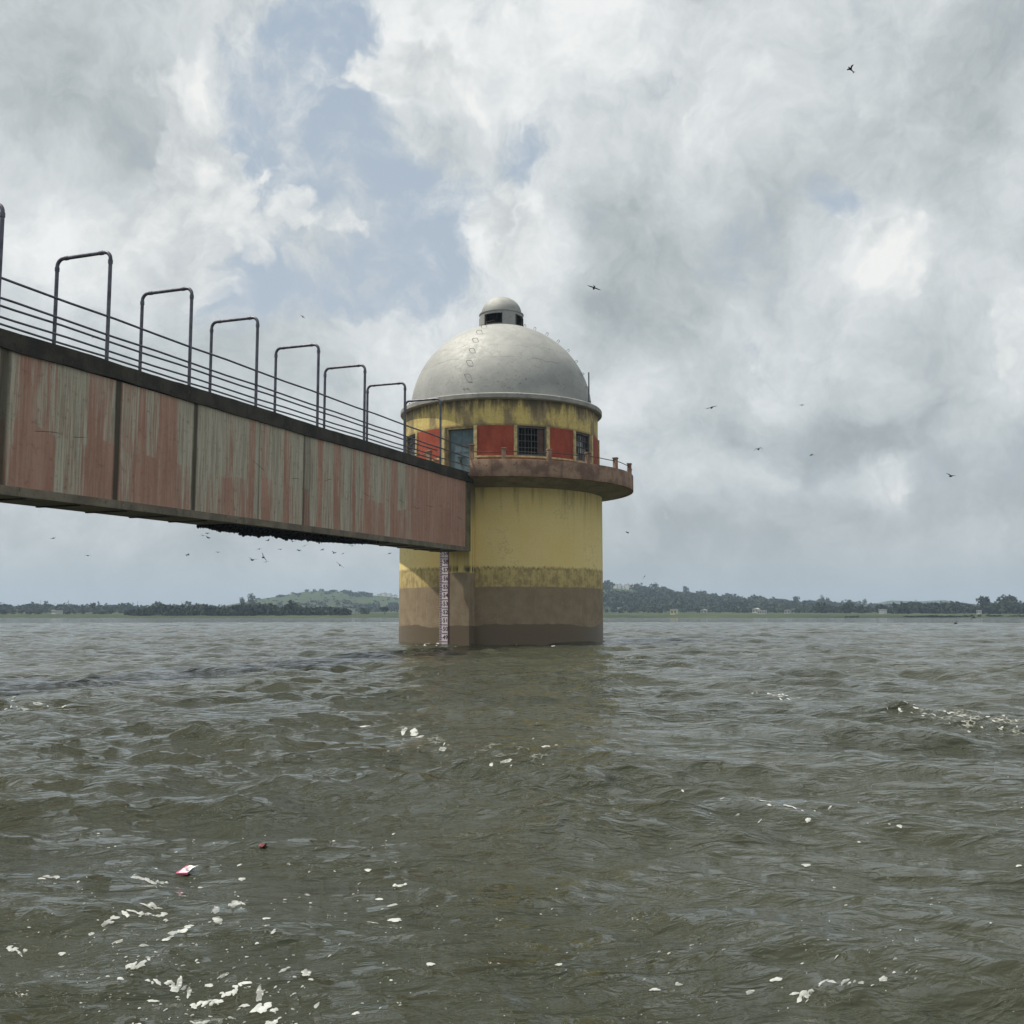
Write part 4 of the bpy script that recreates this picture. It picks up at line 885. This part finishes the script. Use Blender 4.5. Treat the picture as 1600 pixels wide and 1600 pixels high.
BIGF = [(80, 1373, 32, 13), (226, 1371, 20, 7), (258, 1371, 38, 8, -12), (230, 1429, 66, 8, 3), (242, 1419, 25, 7), (341, 1424, 12, 17), (341, 1444, 16, 24), (375, 1412, 28, 11), (279, 1534, 36, 17), (330, 1551, 66, 8, -9), (372, 1541, 30, 6, -8),
 (397, 1552, 12, 22), (401, 1567, 22, 9), (439, 1521, 20, 8, -25), (472, 1530, 18, 15), (312, 1583, 24, 7), (225, 1485, 14, 8), (281, 1456, 34, 7, -8), (262, 1466, 18, 6, -20), (217, 1511, 40, 8, -18), (214, 1516, 30, 5, -15), (410, 1590, 46, 9, -12),
 (197, 1593, 40, 10, -10), (623, 1367, 24, 6), (591, 1388, 10, 6), (611, 1402, 14, 5), (618, 1421, 20, 7), (587, 1433, 18, 5), (381, 1361, 10, 6), (572, 1350, 10, 5), (485, 1378, 9, 5), (417, 1448, 12, 5), (427, 1471, 11, 6, -30), (240, 1554, 16, 5),
 (345, 1524, 20, 5, -20), (322, 1534, 14, 5), (375, 1562, 14, 5), (420, 1571, 12, 7), (485, 1571, 12, 6, -25), (546, 1591, 12, 5), (240, 1531, 22, 5), (189, 1531, 12, 5), (32, 1470, 30, 6, 10), (175, 1440, 24, 8, -18), (184, 1472, 20, 7, -20), (95, 1480, 12, 5), (142, 1458, 10, 5),
 (670, 1517, 14, 9), (650, 1148, 16, 9), (643, 1142, 14, 5), (627, 1140, 10, 7), (690, 1171, 12, 8), (785, 1185, 20, 3), (1200, 1265, 18, 8), (1265, 1336, 13, 6), (1245, 1582, 24, 11), (1228, 1578, 14, 4), (1282, 1575, 22, 6), (1375, 1580, 16, 8), (1200, 1560, 18, 6), (1160, 1569, 12, 7),
 (1320, 1580, 26, 6), (1340, 1583, 12, 6), (1187, 1235, 24, 3), (1240, 1272, 16, 4), (1270, 1285, 8, 5), (870, 1520, 12, 5), (1015, 1553, 14, 4), (1050, 1549, 12, 4), (1587, 1330, 8, 4), (852, 1175, 14, 3), (1410, 1290, 9, 4), (60, 1100, 16, 3), (18, 1094, 14, 3), (40, 1107, 10, 3), (80, 1105, 9, 4), (535, 1116, 8, 2), (570, 1132, 14, 3)]
for q in BIGF:
    px, py, w, h = q[:4]; rot = q[4] if len(q) > 4 else 0.0
    if w < 22: foam_patch(px, py, w, h, rot, n=22, rough=0.24); continue
    k = int(w / 9) + 1; bow = frg.uniform(-0.5, 0.5) * h
    for i in range(k):
        f = (i + 0.5) / k - 0.5; c, s_ = math.cos(R_(rot)), math.sin(R_(rot)); dx, dy = f * w, bow * (4 * f * f - 0.5) + frg.normal(0, h * 0.25)
        foam_patch(px + c * dx - s_ * dy, py + s_ * dx + c * dy, w / k * frg.uniform(0.7, 2.2), h * frg.uniform(0.35, 1.5), rot + frg.uniform(-25, 25), n=16, rough=0.28)
for _ in range(9): foam_patch(622 + 123 * frg.random() ** 2, frg.uniform(1004, 1012), frg.uniform(2, 9), frg.uniform(0.3, 0.9), 0, n=9)
for _ in range(8): foam_patch(frg.uniform(745, 948), frg.uniform(1007, 1011), frg.uniform(2, 6), frg.uniform(0.4, 1.0), 0, n=9)
for x0, x1, y0, y1, n, s0, s1 in ((120, 640, 1290, 1600, 170, 2.0, 7), (150, 480, 1480, 1600, 90, 2.5, 9), (0, 200, 1380, 1600, 40, 2, 6), (600, 1000, 1380, 1600, 40, 2, 5), (1000, 1450, 1480, 1600, 45, 2.5, 7), (1000, 1600, 1200, 1480, 40, 2, 6),
                                  (600, 870, 1130, 1200, 22, 2, 6), (1120, 1300, 1225, 1290, 16, 3, 8), (0, 120, 1085, 1115, 12, 3, 8)):
    for _ in range(n):
        w = s0 + (s1 - s0) * frg.random() ** 2.2; foam_patch(frg.uniform(x0, x1), frg.uniform(y0, y1), w, w * frg.uniform(0.22, 0.5), frg.uniform(-25, 10), n=10, rough=0.18)
for _ in range(60):
    f = frg.random(); px = 1362 + 238 * f; py = 1109 + 36 * f + frg.normal(0, 3.5); foam_patch(px, py, frg.uniform(2, 7), frg.uniform(0.5, 1.2), frg.uniform(0, 14), n=10, rough=0.35)
for _ in range(18):
    f = frg.random(); foam_patch(1195 + 40 * f, 1080 + 12 * f + frg.normal(0, 1.5), frg.uniform(3, 8), frg.uniform(0.7, 1.6), 10, n=10, rough=0.3)
o = fm.build('foam', FOAM, None, True); tag(o, 'white foam flecks and patches drifting on the water', kind='stuff')
fm = MB()                                                    # lacy foam: thin nets of bubbles following the waves
def lace(px0, py0, px1, py1, wid):
    a, b_ = on_water(px0, py0), on_water(px1, py1); L = (b_ - a).length; d = (b_ - a).normalized(); nn = Vector((-d.y, d.x, 0)); n, m_ = max(4, int(L / 0.10)), 9
    pts = [a + d * (L * i / n) + nn * (wid * (j / (m_ - 1) - 0.5) * (0.35 + 0.65 * math.sin(math.pi * (i + 0.5) / (n + 1)))) for i in range(n + 1) for j in range(m_)]
    X = np.array([p.x for p in pts]); Y = np.array([p.y for p in pts]); x, y, z = wave(X, Y, np.maximum(0.016, np.hypot(X, Y - OY) * 0.0047))
    fm.add(list(zip(x, y, z + 0.004)), [(i * m_ + j, i * m_ + j + 1, (i + 1) * m_ + j + 1, (i + 1) * m_ + j) for i in range(n) for j in range(m_ - 1)])
for q in ((1350, 1106, 1620, 1146, 0.9), (1420, 1122, 1640, 1152, 0.6), (1180, 1078, 1245, 1096, 0.7), (610, 1136, 700, 1178, 0.6), (690, 1160, 860, 1190, 0.5), (0, 1096, 95, 1112, 0.8), (1170, 1238, 1260, 1270, 0.35)): lace(*q)
o = fm.build('foam_lace', LACE, None, True); tag(o, 'thin lacy foam stretched along the wave backs', kind='stuff')

def litter(px, py, w, d_, col, name, label, cat, band=None):
    p = on_water(px, py); x, y, z = wave(np.array([p.x]), np.array([p.y]), np.array([0.04]))
    root = empty(name, (x[0], y[0], z[0] + 0.015), R_(-22)); root.rotation_euler = (R_(12), R_(-6), R_(-22)); tag(root, label, cat)
    m_ = MB(); n = 8
    vs = [((i / (n - 1) - 0.5) * w, (j / 4 - 0.5) * d_, 0.010 * math.sin(i * 1.1) * (1 - abs(j - 2) / 3) + s_) for s_ in (0, -0.008) for j in range(5) for i in range(n)]
    fs = []
    for k in (0, 5 * n):
        fs += [(k + j * n + i, k + j * n + i + 1, k + (j + 1) * n + i + 1, k + (j + 1) * n + i) for j in range(4) for i in range(n - 1)]
    m_.add(vs, fs); m_.build('wrapper_sheet', col, root, True)
    if band:
        q = MB(); q.box((0, -d_ / 2, 0.0), (w * 1.02, d_ * 0.10, 0.012)); q.box((-w / 2, 0, 0.0), (w * 0.07, d_, 0.012)); q.build('pink_border', band, root)
        q = MB(); q.box((w * 0.05, 0.0, 0.013), (w * 0.45, d_ * 0.18, 0.004)); q.build('printed_strip', plain('pale_print', (0.62, 0.45, 0.45), 0.5), root)
litter(298, 1350, 0.078, 0.11, plain('white_plastic', (0.80, 0.78, 0.80), 0.4, var=0.08), 'wrapper', 'white wrapper with pink border floating among the foam', 'litter', plain('pink_plastic', (0.55, 0.12, 0.22), 0.4))
litter(408, 1328, 0.042, 0.045, plain('red_plastic', (0.20, 0.06, 0.06), 0.6), 'scrap', 'small dull red scrap floating near the white wrapper', 'litter')

# ------------------------------------------------------------------ air
m = MB(); m.box((0, 1400, 32), (7000, 3000, 68)); hz = m.build('haze', None)
hm = bpy.data.materials.new('haze'); hm.use_nodes = True; t = NT(hm.node_tree); t.n.clear()
ou = t.node('ShaderNodeOutputMaterial'); pv = t.node('ShaderNodeVolumePrincipled'); t.l.new(pv.outputs[0], ou.inputs['Volume'])
pv.inputs['Color'].default_value = (0.60, 0.77, 0.98, 1); pv.inputs['Density'].default_value = 0.00033; pv.inputs['Anisotropy'].default_value = 0.1
hz.data.materials.append(hm); tag(hz, 'thin pale haze over the lake', kind='stuff')
